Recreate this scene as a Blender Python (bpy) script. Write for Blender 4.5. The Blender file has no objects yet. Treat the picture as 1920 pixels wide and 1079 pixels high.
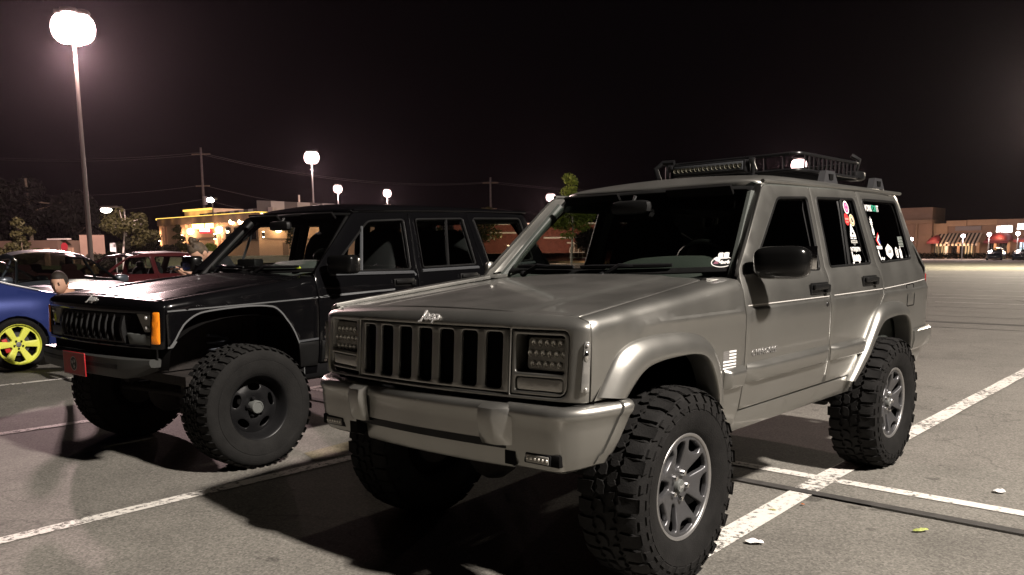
import bpy, bmesh, math, random
import numpy as np
from mathutils import Vector, Matrix
from mathutils.geometry import delaunay_2d_cdt
PI = math.pi
rad = math.radians
sc = bpy.context.scene
col = sc.collection

# ------------------------------------------------------------------ camera, sky, exposure
CAM = np.array([3.003, 2.6201, 1.3897])
CR = np.array([-.6706, .7418, -.0078]); CU = np.array([-.1105, -.0894, .9898]); CF = np.array([-.7336, -.6646, -.1419])
FPX, CY = 1572.6, 698.77
cd = bpy.data.cameras.new('camera'); cam = bpy.data.objects.new('camera', cd); col.objects.link(cam)
cd.sensor_fit = 'HORIZONTAL'; cd.sensor_width = 36.0; cd.lens = 36.0 * FPX / 1920; cd.shift_y = (CY - 539.5) / 1920
cd.clip_start = .05; cd.clip_end = 2000
m = Matrix.Identity(4)
_r = Vector(CR).normalized(); _b = -Vector(CF).normalized(); _u = _b.cross(_r).normalized(); _r = _u.cross(_b)
for i in range(3):
    m[i][0], m[i][1], m[i][2], m[i][3] = _r[i], _u[i], _b[i], CAM[i]
cam.matrix_world = m
sc.camera = cam

w = bpy.data.worlds.new('World'); sc.world = w; w.use_nodes = True
bg = w.node_tree.nodes['Background']
bg.inputs['Color'].default_value = (.0125, .0085, .0105, 1); bg.inputs['Strength'].default_value = .09

sc.view_settings.view_transform = 'Standard'; sc.view_settings.look = 'None'
sc.view_settings.exposure = 0; sc.view_settings.gamma = 1
sc.view_settings.use_curve_mapping = False
sc.cycles.use_denoising = True
sc.cycles.max_bounces = 8; sc.cycles.transparent_max_bounces = 16
sc.cycles.sample_clamp_indirect = 4; sc.cycles.caustics_reflective = False; sc.cycles.caustics_refractive = False
sc.cycles.use_light_tree = True

rnd = random.Random(11)

# ------------------------------------------------------------------ helpers
def at(u, v, D):
    """point seen at photograph pixel (u, v), D metres away on plan"""
    d = CF + (u - 960) / FPX * CR - (v - CY) / FPX * CU
    return CAM + d * D / math.hypot(d[0], d[1])
def on_x(u, v, x):
    d = CF + (u - 960) / FPX * CR - (v - CY) / FPX * CU
    return CAM + d * (x - CAM[0]) / d[0]

def tag(o, label=None, cat=None, group=None, kind=None):
    if label: o['label'] = label
    if cat: o['category'] = cat
    if group: o['group'] = group
    if kind: o['kind'] = kind
    return o
def empty(name, loc=(0, 0, 0), rz=0, label=None, cat=None, group=None):
    o = bpy.data.objects.new(name, None); col.objects.link(o)
    o.location = loc; o.rotation_euler = (0, 0, rz); o.empty_display_size = .2
    return tag(o, label, cat, group)
def sub_empty(name, parent, loc=(0, 0, 0)):
    o = bpy.data.objects.new(name, None); col.objects.link(o); o.parent = parent; o.location = loc
    return o
def children(o): return [c for c in list(bpy.data.objects) if c.parent == o]
def copy_tree(o, parent=None):
    c = o.copy(); col.objects.link(c)
    if parent is not None: c.parent = parent
    for ch in list(o.children): copy_tree(ch, c)
    return c

def obj(name, verts, faces, mat, parent=None, smooth=35, fm=None, loc=None):
    me = bpy.data.meshes.new(name)
    me.from_pydata([tuple(map(float, p)) for p in verts], [], [tuple(map(int, f)) for f in faces])
    mats = mat if isinstance(mat, (list, tuple)) else [mat]
    for x in mats: me.materials.append(x)
    if fm is not None: me.polygons.foreach_set('material_index', [int(i) for i in fm])
    if smooth:
        me.shade_smooth(); me.set_sharp_from_angle(angle=rad(smooth))
    me.update()
    o = bpy.data.objects.new(name, me); col.objects.link(o)
    if parent is not None: o.parent = parent
    if loc is not None: o.location = loc
    return o

class MB:
    """collects geometry for one mesh object"""
    def __init__(s): s.v = []; s.f = []; s.m = []; s.mi = 0
    def add(s, vs, fs, mi=None):
        n = len(s.v); s.v.extend([tuple(p) for p in vs]); s.f.extend([tuple(i + n for i in f) for f in fs])
        s.m.extend([s.mi if mi is None else mi] * len(fs)); return s
    def box(s, c, d, rz=0, bev=0, M=None, mi=None):
        x, y, z = d[0] / 2, d[1] / 2, d[2] / 2
        if bev <= 0:
            vs = [(-x, -y, -z), (x, -y, -z), (x, y, -z), (-x, y, -z), (-x, -y, z), (x, -y, z), (x, y, z), (-x, y, z)]
            fs = [(3, 2, 1, 0), (4, 5, 6, 7), (0, 1, 5, 4), (1, 2, 6, 5), (2, 3, 7, 6), (3, 0, 4, 7)]
        else:
            b = min(bev, x * .9, y * .9, z * .9)
            bm = bmesh.new(); bmesh.ops.create_cube(bm, size=1)
            for v in bm.verts: v.co = Vector((v.co.x * 2 * x, v.co.y * 2 * y, v.co.z * 2 * z))
            bmesh.ops.bevel(bm, geom=bm.edges[:], offset=b, segments=2, affect='EDGES', profile=.5)
            bm.verts.index_update()
            vs = [tuple(v.co) for v in bm.verts]; fs = [tuple(v.index for v in f.verts) for f in bm.faces]; bm.free()
        R = M if M is not None else Matrix.Rotation(rz, 3, 'Z')
        c = Vector(c)
        return s.add([tuple(R @ Vector(p) + c) for p in vs], fs, mi)
    def tube(s, path, r, n=8, cap=True, mi=None):
        P = [Vector(p) for p in path]; k = len(P)
        rr = r if isinstance(r, (list, tuple)) else [r] * k
        vs = []; fs = []; ref = None
        for i in range(k):
            t = (P[min(i + 1, k - 1)] - P[max(i - 1, 0)]).normalized()
            if ref is None:
                ref = Vector((0, 0, 1)) if abs(t.z) < .9 else Vector((1, 0, 0))
            a = (ref - t * ref.dot(t)).normalized(); b = t.cross(a); ref = a
            for j in range(n):
                q = 2 * PI * j / n
                vs.append(P[i] + (a * math.cos(q) + b * math.sin(q)) * rr[i])
        for i in range(k - 1):
            for j in range(n):
                fs.append((i * n + j, i * n + (j + 1) % n, (i + 1) * n + (j + 1) % n, (i + 1) * n + j))
        if cap:
            fs.append(tuple(range(n - 1, -1, -1))); fs.append(tuple(range((k - 1) * n, k * n)))
        return s.add(vs, fs, mi)
    def lathe(s, prof, axis='Z', c=(0, 0, 0), n=24, mi=None, close=False):
        """prof: list of (radius, height)"""
        vs = []; fs = []; k = len(prof)
        for r, h in prof:
            for j in range(n):
                q = 2 * PI * j / n; a, b = r * math.cos(q), r * math.sin(q)
                p = (a, b, h) if axis == 'Z' else ((a, h, -b) if axis == 'Y' else (h, a, b))
                vs.append((p[0] + c[0], p[1] + c[1], p[2] + c[2]))
        for i in range(k - 1):
            for j in range(n):
                fs.append((i * n + j, i * n + (j + 1) % n, (i + 1) * n + (j + 1) % n, (i + 1) * n + j))
        return s.add(vs, fs, mi)
    def sphere(s, c, r, n=12, k=8, M=None, e=1.0, mi=None):
        r = r if isinstance(r, (list, tuple)) else (r, r, r)
        sg = lambda q: math.copysign(abs(q) ** e, q)
        vs = []; fs = []
        for i in range(k + 1):
            t = -PI / 2 + PI * i / k
            for j in range(n):
                q = 2 * PI * j / n
                p = Vector((r[0] * sg(math.cos(t)) * sg(math.cos(q)), r[1] * sg(math.cos(t)) * sg(math.sin(q)), r[2] * sg(math.sin(t))))
                if M is not None: p = M @ p
                vs.append((p.x + c[0], p.y + c[1], p.z + c[2]))
        for i in range(k):
            for j in range(n):
                fs.append((i * n + j, i * n + (j + 1) % n, (i + 1) * n + (j + 1) % n, (i + 1) * n + j))
        return s.add(vs, fs, mi)
    def prism(s, pts, a, b, mi=None):
        """pts: 3D loop; extruded from offset a to offset b (vectors)"""
        n = len(pts); A = Vector(a); B = Vector(b)
        vs = [Vector(p) + A for p in pts] + [Vector(p) + B for p in pts]
        fs = [tuple(range(n - 1, -1, -1)), tuple(range(n, 2 * n))] + [(i, (i + 1) % n, n + (i + 1) % n, n + i) for i in range(n)]
        return s.add(vs, fs, mi)
    def grid(s, rows, closed=False, mi=None):
        """rows: list of equal length point rows"""
        k = len(rows); n = len(rows[0]); vs = [tuple(p) for r in rows for p in r]; fs = []
        for i in range(k - 1):
            for j in range(n if closed else n - 1):
                fs.append((i * n + j, i * n + (j + 1) % n, (i + 1) * n + (j + 1) % n, (i + 1) * n + j))
        return s.add(vs, fs, mi)
    def build(s, name, mat, parent=None, smooth=35, loc=None, fixn=False):
        o = obj(name, s.v, s.f, mat, parent, smooth, s.m, loc)
        if fixn:
            bm = bmesh.new(); bm.from_mesh(o.data); bmesh.ops.recalc_face_normals(bm, faces=bm.faces); bm.to_mesh(o.data); bm.free()
        return o

# ------------------------------------------------------------------ 2D polygon tools
def area(p):
    p = np.asarray(p); x, y = p[:, 0], p[:, 1]
    return .5 * np.sum(x * np.roll(y, -1) - np.roll(x, -1) * y)
def resample(p, g):
    out = []
    n = len(p)
    for i in range(n):
        a = np.array(p[i], float); b = np.array(p[(i + 1) % n], float)
        k = max(1, int(math.ceil(np.linalg.norm(b - a) / g)))
        for j in range(k): out.append(a + (b - a) * j / k)
    return np.array(out)
def inset(L, k):
    e = np.roll(L, -1, 0) - L; e = e / np.maximum(np.linalg.norm(e, axis=1), 1e-9)[:, None]
    nn = np.stack([-e[:, 1], e[:, 0]], 1); pn = np.roll(nn, 1, 0)
    mm = nn + pn; l2 = np.maximum((mm * mm).sum(1), .5)
    return L + mm * (2 * k / l2)[:, None]
def inside(pt, L):
    x, y = pt[:, 0], pt[:, 1]; r = np.zeros(len(pt), bool)
    n = len(L)
    for i in range(n):
        x1, y1 = L[i]; x2, y2 = L[(i + 1) % n]
        if y1 == y2: continue
        c = ((y1 > y) != (y2 > y)) & (x < (x2 - x1) * (y - y1) / (y2 - y1) + x1)
        r ^= c
    return r
def rpoly(p, r, n=4):
    """round the corners of a polygon; r may be a list"""
    out = []; k = len(p)
    for i in range(k):
        a, b, c = (np.array(p[(i + d) % k], float) for d in (-1, 0, 1))
        q = r[i] if isinstance(r, (list, tuple)) else r
        u = a - b; v = c - b; lu, lv = np.linalg.norm(u), np.linalg.norm(v)
        q = min(q, lu * .45, lv * .45)
        if q <= 1e-6: out.append(b); continue
        A = b + u / lu * q; B = b + v / lv * q
        for j in range(n + 1):
            t = j / n; out.append((1 - t) ** 2 * A + 2 * t * (1 - t) * b + t * t * B)
    return [tuple(x) for x in out]
def ell(cx, cy, rx, ry, n=20):
    return [(cx + rx * math.cos(2 * PI * i / n), cy + ry * math.sin(2 * PI * i / n)) for i in range(n)]

def panel(name, outer, holes, P, mat, parent, out, g=.06, r=.005, d=.018, vrows=None, mirror=False, smooth=40, only_data=False, extra=None):
    """a sheet-metal panel: a 2D outline with holes, mapped by P(u, v) -> (x, y, z), rounded and folded back at every edge"""
    o = np.array(outer, float)
    if area(o) < 0: o = o[::-1]
    loops = [resample(o, g)]
    for h in holes:
        h = np.array(h, float)
        if area(h) > 0: h = h[::-1]
        loops.append(resample(h, min(g, .05)))
    inn = [inset(L, r) for L in loops]
    lo = loops[0].min(0); hi = loops[0].max(0)
    us = np.arange(lo[0] + g / 2, hi[0], g)
    vv = set(np.round(np.arange(lo[1] + g / 2, hi[1], g), 5).tolist())
    if vrows:
        vv = {q for q in vv if min(abs(q - z) for z in vrows) > g * .3} | {z for z in vrows}
    pts = np.array([(a, b) for b in sorted(vv) for a in us]).reshape(-1, 2)
    if extra is not None:
        ex = np.array(extra, float); pts = pts[np.sqrt(((pts[:, None] - ex[None]) ** 2).sum(2)).min(1) > g * .45]; pts = np.concatenate([pts, ex])
    if len(pts):
        k = inside(pts, inn[0])
        for L in inn[1:]: k &= ~inside(pts, L)
        pts = pts[k]
        allb = np.concatenate(inn)
        if len(pts):
            dd = np.sqrt(((pts[:, None] - allb[None]) ** 2).sum(2)).min(1); pts = pts[dd > min(g * .4, .02)]
    vs = [Vector(p) for L in inn for p in L] + [Vector(p) for p in pts]
    ed = []; n0 = 0
    for L in inn:
        n = len(L); ed += [(n0 + i, n0 + (i + 1) % n) for i in range(n)]; n0 += n
    V, E_, Fc, ov, _, _ = delaunay_2d_cdt(vs, ed, [], 0, 1e-7)
    V = np.array([tuple(q) for q in V]); Fc = np.array([f for f in Fc if len(f) == 3])
    cen = V[Fc].mean(1)
    k = inside(cen, inn[0])
    for L in inn[1:]: k &= ~inside(cen, L)
    Fc = Fc[k]
    # map
    def PN(q):
        e = 1e-3
        X = np.stack(np.broadcast_arrays(*P(q[:, 0], q[:, 1])), 1).astype(float)
        du = np.stack(np.broadcast_arrays(*P(q[:, 0] + e, q[:, 1])), 1) - X; dv = np.stack(np.broadcast_arrays(*P(q[:, 0], q[:, 1] + e)), 1) - X
        N = np.cross(du, dv); N /= np.maximum(np.linalg.norm(N, axis=1), 1e-12)[:, None]
        sgn = np.sign(N @ np.array(out, float)); sgn[sgn == 0] = 1
        return X, N * sgn[:, None]
    X, N = PN(V)
    verts = X.tolist(); faces = []
    inv = {}
    for i, ol in enumerate(ov):
        for j in ol: inv[j] = i
    flipfaces = []
    for f in Fc:
        nf = np.cross(X[f[1]] - X[f[0]], X[f[2]] - X[f[0]])
        faces.append(tuple(f) if nf @ N[f[0]] >= 0 else tuple(f[::-1]))
    # does CCW in uv mean outward?
    q = loops[0][:1]; e = 1e-3
    a0 = np.array([np.ravel(t)[0] for t in P(q[:, 0], q[:, 1])]); a1 = np.array([np.ravel(t)[0] for t in P(q[:, 0] + e, q[:, 1])]); a2 = np.array([np.ravel(t)[0] for t in P(q[:, 0], q[:, 1] + e)])
    ccw = np.cross(a1 - a0, a2 - a0) @ np.array(out, float) > 0
    base = 0
    for L, L1 in zip(loops, inn):
        n = len(L)
        top = [inv[base + i] for i in range(n)]; base += n
        Xo, No = PN(L); Xm, Nm = PN(inset(L, .3 * r))
        rings = [top]
        for R3 in (Xm - Nm * (.3 * r), Xo - No * r, Xo - No * d):
            b0 = len(verts); verts += R3.tolist(); rings.append([b0 + i for i in range(n)])
        for A, B in zip(rings[:-1], rings[1:]):
            for i in range(n):
                j = (i + 1) % n
                f = (A[j], A[i], B[i], B[j])
                faces.append(f if ccw else f[::-1])
    if mirror:
        verts = [(x, -y, z) for x, y, z in verts]; faces = [f[::-1] for f in faces]
    if only_data: return verts, faces
    return obj(name, verts, faces, mat, parent, smooth)

def text_obj(name, body, org, xa, ya, size, mat, parent, ext=.001, align='CENTER', shear=0, bold=0, xs=1.0, bev=0, space=1.0):
    cu = bpy.data.curves.new(name, 'FONT'); cu.body = body; cu.size = size; cu.extrude = ext; cu.align_x = align; cu.align_y = 'CENTER'
    cu.shear = shear; cu.offset = bold; cu.bevel_depth = bev; cu.space_character = space; cu.resolution_u = 3
    cu.materials.append(mat)
    oc = bpy.data.objects.new(name, cu); col.objects.link(oc); me = bpy.data.meshes.new_from_object(oc); bpy.data.objects.remove(oc)
    if not len(me.materials): me.materials.append(mat)
    o = bpy.data.objects.new(name, me); col.objects.link(o); o.parent = parent
    X = Vector(xa).normalized(); Y = Vector(ya).normalized(); Z = X.cross(Y).normalized(); Y = Z.cross(X)
    M = Matrix.Identity(4)
    for i in range(3): M[i][0], M[i][1], M[i][2], M[i][3] = X[i] * xs, Y[i], Z[i], org[i]
    o.matrix_local = M
    return o
def flat(name, polys, org, xa, ya, mats, parent, th=.0006):
    """flat print: list of (2D polygon, material index, level) laid in the frame xa, ya at org"""
    X = Vector(xa).normalized(); Y = Vector(ya).normalized(); Z = X.cross(Y).normalized(); Y = Z.cross(X); O = Vector(org)
    mb = MB()
    for p, mi, lv in polys:
        if area(p) < 0: p = p[::-1]
        mb.add([O + X * a + Y * b + Z * (th * (lv + 1)) for a, b in p], [tuple(range(len(p)))], mi)
    return mb.build(name, mats, parent, smooth=0)

# ------------------------------------------------------------------ materials
def mat(name, c, rough=.5, metal=0, coat=0, noise=0, nscale=8, bump=0, bscale=60, rvar=0, spec=.5, crough=.06, emit=None, estr=0, c2=None, trans=0, ior=1.45, alpha=1):
    M = bpy.data.materials.new(name); M.use_nodes = True
    nt = M.node_tree; b = nt.nodes['Principled BSDF']; L = nt.links.new
    b.inputs['Base Color'].default_value = (*c, 1); b.inputs['Roughness'].default_value = rough; b.inputs['Metallic'].default_value = metal
    b.inputs['Coat Weight'].default_value = coat; b.inputs['Coat Roughness'].default_value = crough; b.inputs['Specular IOR Level'].default_value = spec
    b.inputs['Transmission Weight'].default_value = trans; b.inputs['IOR'].default_value = ior
    if emit: b.inputs['Emission Color'].default_value = (*emit, 1); b.inputs['Emission Strength'].default_value = estr
    if noise or bump or rvar or c2:
        tc = nt.nodes.new('ShaderNodeTexCoord')
    if noise or c2:
        n = nt.nodes.new('ShaderNodeTexNoise'); n.inputs['Scale'].default_value = nscale; n.inputs['Detail'].default_value = 8; n.inputs['Roughness'].default_value = .65
        L(tc.outputs['Object'], n.inputs['Vector'])
        r = nt.nodes.new('ShaderNodeValToRGB'); r.color_ramp.elements[0].position = .3; r.color_ramp.elements[1].position = .7
        k = c2 if c2 else tuple(x * (1 - noise) for x in c); q = c if c2 else tuple(min(1, x * (1 + noise)) for x in c)
        r.color_ramp.elements[0].color = (*k, 1); r.color_ramp.elements[1].color = (*q, 1)
        L(n.outputs['Fac'], r.inputs['Fac']); L(r.outputs['Color'], b.inputs['Base Color'])
    if rvar:
        n2 = nt.nodes.new('ShaderNodeTexNoise'); n2.inputs['Scale'].default_value = 4; n2.inputs['Detail'].default_value = 6
        L(tc.outputs['Object'], n2.inputs['Vector'])
        mr = nt.nodes.new('ShaderNodeMapRange'); mr.inputs['From Min'].default_value = .3; mr.inputs['From Max'].default_value = .7
        mr.inputs['To Min'].default_value = max(0, rough - rvar); mr.inputs['To Max'].default_value = min(1, rough + rvar)
        L(n2.outputs['Fac'], mr.inputs['Value']); L(mr.outputs['Result'], b.inputs['Roughness'])
    if bump:
        n3 = nt.nodes.new('ShaderNodeTexNoise'); n3.inputs['Scale'].default_value = bscale; n3.inputs['Detail'].default_value = 5
        L(tc.outputs['Object'], n3.inputs['Vector'])
        bp = nt.nodes.new('ShaderNodeBump'); bp.inputs['Strength'].default_value = bump; bp.inputs['Distance'].default_value = .01
        L(n3.outputs['Fac'], bp.inputs['Height']); L(bp.outputs['Normal'], b.inputs['Normal'])
    return M
def glow(name, c, s):
    M = bpy.data.materials.new(name); M.use_nodes = True; nt = M.node_tree
    for n in list(nt.nodes): nt.nodes.remove(n)
    e = nt.nodes.new('ShaderNodeEmission'); e.inputs['Color'].default_value = (*c, 1); e.inputs['Strength'].default_value = s
    o = nt.nodes.new('ShaderNodeOutputMaterial'); nt.links.new(e.outputs[0], o.inputs['Surface'])
    return M
def glass(name, tint, rough=.02):
    """thin window glass: tinted see-through plus a mirror-like surface"""
    M = bpy.data.materials.new(name); M.use_nodes = True; nt = M.node_tree; L = nt.links.new
    for n in list(nt.nodes): nt.nodes.remove(n)
    t = nt.nodes.new('ShaderNodeBsdfTransparent'); t.inputs['Color'].default_value = (*tint, 1)
    gl = nt.nodes.new('ShaderNodeBsdfGlossy'); gl.inputs['Roughness'].default_value = rough; gl.inputs['Color'].default_value = (1, 1, 1, 1)
    lw = nt.nodes.new('ShaderNodeLayerWeight'); lw.inputs['Blend'].default_value = .5
    pw = nt.nodes.new('ShaderNodeMath'); pw.operation = 'POWER'; pw.inputs[1].default_value = 4.5; L(lw.outputs['Facing'], pw.inputs[0])
    fr = nt.nodes.new('ShaderNodeMath'); fr.operation = 'MULTIPLY_ADD'; fr.inputs[1].default_value = .85; fr.inputs[2].default_value = .045; L(pw.outputs[0], fr.inputs[0])
    mx = nt.nodes.new('ShaderNodeMixShader'); o = nt.nodes.new('ShaderNodeOutputMaterial')
    L(fr.outputs[0], mx.inputs['Fac']); L(t.outputs[0], mx.inputs[1]); L(gl.outputs[0], mx.inputs[2]); L(mx.outputs[0], o.inputs['Surface'])
    return M

def asphalt_mat(name, base, patchy=.25, grit=1.0):
    M = bpy.data.materials.new(name); M.use_nodes = True; nt = M.node_tree; L = nt.links.new; b = nt.nodes['Principled BSDF']
    N = lambda t: nt.nodes.new(t)
    tc = N('ShaderNodeTexCoord')
    def noise(s, det=6, ro=.6):
        n = N('ShaderNodeTexNoise'); n.inputs['Scale'].default_value = s; n.inputs['Detail'].default_value = det; n.inputs['Roughness'].default_value = ro
        L(tc.outputs['Object'], n.inputs['Vector']); return n
    big = noise(.35, 5, .6); mid = noise(2.3, 7, .68); fine = noise(62, 5, .8); v = N('ShaderNodeTexVoronoi'); v.inputs['Scale'].default_value = 95
    L(tc.outputs['Object'], v.inputs['Vector'])
    def rng(src, a, bb, f0=.3, f1=.7):
        r = N('ShaderNodeMapRange'); r.inputs['From Min'].default_value = f0; r.inputs['From Max'].default_value = f1; r.inputs['To Min'].default_value = a; r.inputs['To Max'].default_value = bb
        L(src, r.inputs['Value']); return r.outputs['Result']
    def mul(a, bb):
        q = N('ShaderNodeMath'); q.operation = 'MULTIPLY'; L(a, q.inputs[0]); L(bb, q.inputs[1]); return q.outputs[0]
    g = .42 * grit
    k = mul(mul(rng(big.outputs['Fac'], 1 - patchy, 1 + patchy), rng(mid.outputs['Fac'], .86, 1.12)), mul(rng(fine.outputs['Fac'], 1 - g, 1 + g), rng(v.outputs['Color'], 1 - g * .9, 1 + g * .9, 0, 1)))
    # sparse dark oil spots and pale stones
    oil = noise(.9, 3, .5); k = mul(k, rng(oil.outputs['Fac'], .78, 1, .3, .44))
    # hairline cracks, only in some places
    wv = N('ShaderNodeVectorMath'); wv.operation = 'ADD'; dn = noise(1.7, 5, .6); L(tc.outputs['Object'], wv.inputs[0]); sc3 = N('ShaderNodeVectorMath'); sc3.operation = 'SCALE'; sc3.inputs['Scale'].default_value = .9; L(dn.outputs['Color'], sc3.inputs[0]); L(sc3.outputs[0], wv.inputs[1])
    ve = N('ShaderNodeTexVoronoi'); ve.feature = 'DISTANCE_TO_EDGE'; ve.inputs['Scale'].default_value = .42; L(wv.outputs[0], ve.inputs['Vector'])
    cr = rng(ve.outputs['Distance'], .66, 1, .001, .006); cm = noise(.23, 2, .5); msk = rng(cm.outputs['Fac'], 0, 1, .52, .60)
    c1 = N('ShaderNodeMix'); c1.inputs['A'].default_value = 1.0; L(msk, c1.inputs['Factor']); L(cr, c1.inputs['B']); k = mul(k, c1.outputs['Result'])
    sp = noise(5.5, 2, .5); sm = noise(.6, 2, .5); s1 = N('ShaderNodeMix'); s1.inputs['A'].default_value = 1.0; L(rng(sm.outputs['Fac'], 0, 1, .5, .6), s1.inputs['Factor']); L(rng(sp.outputs['Fac'], 1, .55, .66, .70), s1.inputs['B']); k = mul(k, s1.outputs['Result'])
    mx = N('ShaderNodeMix'); mx.data_type = 'RGBA'; mx.blend_type = 'MULTIPLY'; mx.inputs['Factor'].default_value = 1
    mx.inputs['A'].default_value = (*base, 1); L(k, mx.inputs['B']); L(mx.outputs['Result'], b.inputs['Base Color'])
    b.inputs['Roughness'].default_value = .82; b.inputs['Specular IOR Level'].default_value = .3
    bp = N('ShaderNodeBump'); bp.inputs['Strength'].default_value = .35; bp.inputs['Distance'].default_value = .006
    L(mul(fine.outputs['Fac'], rng(v.outputs['Distance'], .6, 1, 0, .6)), bp.inputs['Height']); L(bp.outputs['Normal'], b.inputs['Normal'])
    return M
def paint_mat(name, c, wear=.45):
    M = bpy.data.materials.new(name); M.use_nodes = True; nt = M.node_tree; L = nt.links.new; b = nt.nodes['Principled BSDF']
    tc = nt.nodes.new('ShaderNodeTexCoord')
    n = nt.nodes.new('ShaderNodeTexNoise'); n.inputs['Scale'].default_value = 26; n.inputs['Detail'].default_value = 9; n.inputs['Roughness'].default_value = .72
    L(tc.outputs['Object'], n.inputs['Vector'])
    n2 = nt.nodes.new('ShaderNodeTexNoise'); n2.inputs['Scale'].default_value = 2.2; n2.inputs['Detail'].default_value = 4; L(tc.outputs['Object'], n2.inputs['Vector'])
    a = nt.nodes.new('ShaderNodeMath'); a.operation = 'MULTIPLY_ADD'; L(n2.outputs['Fac'], a.inputs[0]); a.inputs[1].default_value = .35; L(n.outputs['Fac'], a.inputs[2])
    r = nt.nodes.new('ShaderNodeMapRange'); r.inputs['From Min'].default_value = wear + .06; r.inputs['From Max'].default_value = wear + .16; L(a.outputs[0], r.inputs['Value'])
    r2 = nt.nodes.new('ShaderNodeMapRange'); r2.inputs['To Min'].default_value = .72; r2.inputs['To Max'].default_value = 1.1; L(n.outputs['Fac'], r2.inputs['Value'])
    mx = nt.nodes.new('ShaderNodeMix'); mx.data_type = 'RGBA'; mx.blend_type = 'MULTIPLY'; mx.inputs['Factor'].default_value = 1; mx.inputs['A'].default_value = (*c, 1)
    L(r2.outputs['Result'], mx.inputs['B']); L(mx.outputs['Result'], b.inputs['Base Color'])
    b.inputs['Roughness'].default_value = .7
    t = nt.nodes.new('ShaderNodeBsdfTransparent'); ms = nt.nodes.new('ShaderNodeMixShader')
    L(r.outputs['Result'], ms.inputs['Fac']); L(t.outputs[0], ms.inputs[1]); L(b.outputs[0], ms.inputs[2]); L(ms.outputs[0], nt.nodes['Material Output'].inputs['Surface'])
    return M

K = {}
K['silver'] = mat('champagne_metallic_paint', (.288, .284, .264), .38, metal=.87, coat=.6, rvar=.06)
K['black'] = mat('black_gloss_paint', (.0026, .0026, .0030), .20, coat=.6, rvar=.02, spec=.11, crough=.06)
K['rubber'] = mat('tyre_rubber', (.0085, .0081, .0078), .82, noise=.35, nscale=14, bump=.25, bscale=160, spec=.22)
K['rubberdust'] = mat('dusty_tyre_rubber', (.0085, .0082, .0077), .9, noise=.35, nscale=10, bump=.3, bscale=120, spec=.3)
K['trim'] = mat('black_plastic', (.0055, .0055, .0055), .5, rvar=.1, spec=.35)
K['satin'] = mat('satin_black_metal', (.008, .008, .0085), .36, rvar=.1, spec=.3)
K['dark'] = mat('dark_interior', (.0045, .0043, .0042), .9, spec=.1)
K['dash'] = mat('grey_dashboard_vinyl', (.055, .062, .056), .6, bump=.2, bscale=200)
K['seat'] = mat('dark_seat_cloth', (.006, .006, .0065), .85, bump=.3, bscale=150)
K['under'] = mat('dirty_underbody', (.012, .009, .0075), .8, noise=.6, nscale=9, bump=.4, bscale=40)
K['rim'] = mat('grey_alloy', (.115, .115, .12), .36, metal=.7, rvar=.06)
K['rimlip'] = mat('machined_alloy', (.36, .355, .35), .36, metal=.8)
K['chrome'] = mat('chrome', (.75, .75, .75), .12, metal=1)
K['badge'] = mat('badge_metal', (.62, .61, .59), .3, metal=.5)
K['pin'] = mat('pale_pinstripe', (.55, .53, .50), .4)
K['stripe'] = mat('grey_pinstripe', (.095, .098, .10), .5)
K['gtrim'] = mat('grey_side_trim', (.055, .058, .062), .45)
K['white'] = mat('white_vinyl', (.80, .79, .77), .5)
K['lens'] = mat('clear_lens', (.50, .49, .46), .22, metal=.35, coat=.6, bump=.18, bscale=70)
K['gbar'] = mat('faded_black_plastic', (.007, .007, .007), .55, spec=.3)
K['glossblack'] = mat('gloss_black_plastic', (.004, .004, .004), .2, spec=.45, rvar=.04)
K['marker'] = mat('marker_lens', (.34, .335, .32), .24, metal=.55, coat=.8, bump=.08, bscale=50)
K['plategrey'] = mat('plate_grey_print', (.36, .34, .34), .5)
K['amber'] = mat('amber_lens', (.95, .27, .015), .28, coat=.5, bump=.2, bscale=110)
K['redlens'] = mat('red_lens', (.30, .012, .012), .2, coat=.6)
K['led'] = mat('led_reflector', (.75, .73, .66), .32, metal=.8)
K['ledback'] = mat('led_housing_face', (.26, .25, .225), .4, metal=.3)
K['tint'] = glass('dark_tinted_glass', (.035, .037, .037))
K['tint2'] = glass('smoked_glass', (.55, .60, .56))
K['tint3'] = glass('green_tinted_glass', (.34, .38, .35))
K['clear'] = glass('window_glass', (.86, .90, .88))
K['magenta'] = mat('magenta_print', (.62, .04, .20), .5)
K['redp'] = mat('red_print', (.50, .03, .03), .5)
K['orange'] = mat('orange_print', (.75, .22, .05), .5)
K['green'] = mat('green_print', (.04, .32, .20), .5)
K['blue'] = mat('blue_print', (.03, .03, .20), .5)
K['blackp'] = mat('black_print', (.01, .01, .01), .5)
K['greyp'] = mat('grey_print', (.10, .105, .10), .5)
K['plate'] = mat('red_plate_enamel', (.36, .018, .022), .35, noise=.25, nscale=20)
K['spring'] = mat('blue_grey_spring', (.10, .11, .13), .4, metal=.4)
K['lawn'] = mat('lawn_green', (.075, .085, .022), .9, noise=.4, nscale=3)
K['bark'] = mat('bark', (.11, .085, .06), .9, noise=.4, nscale=6, bump=.5, bscale=25)
K['pole'] = mat('bronze_pole_paint', (.045, .035, .03), .45)
K['polelight'] = mat('grey_pole_paint', (.16, .155, .15), .45)
K['concrete'] = mat('concrete_base', (.38, .24, .13), .85, noise=.25, nscale=3, bump=.3, bscale=30)

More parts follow.
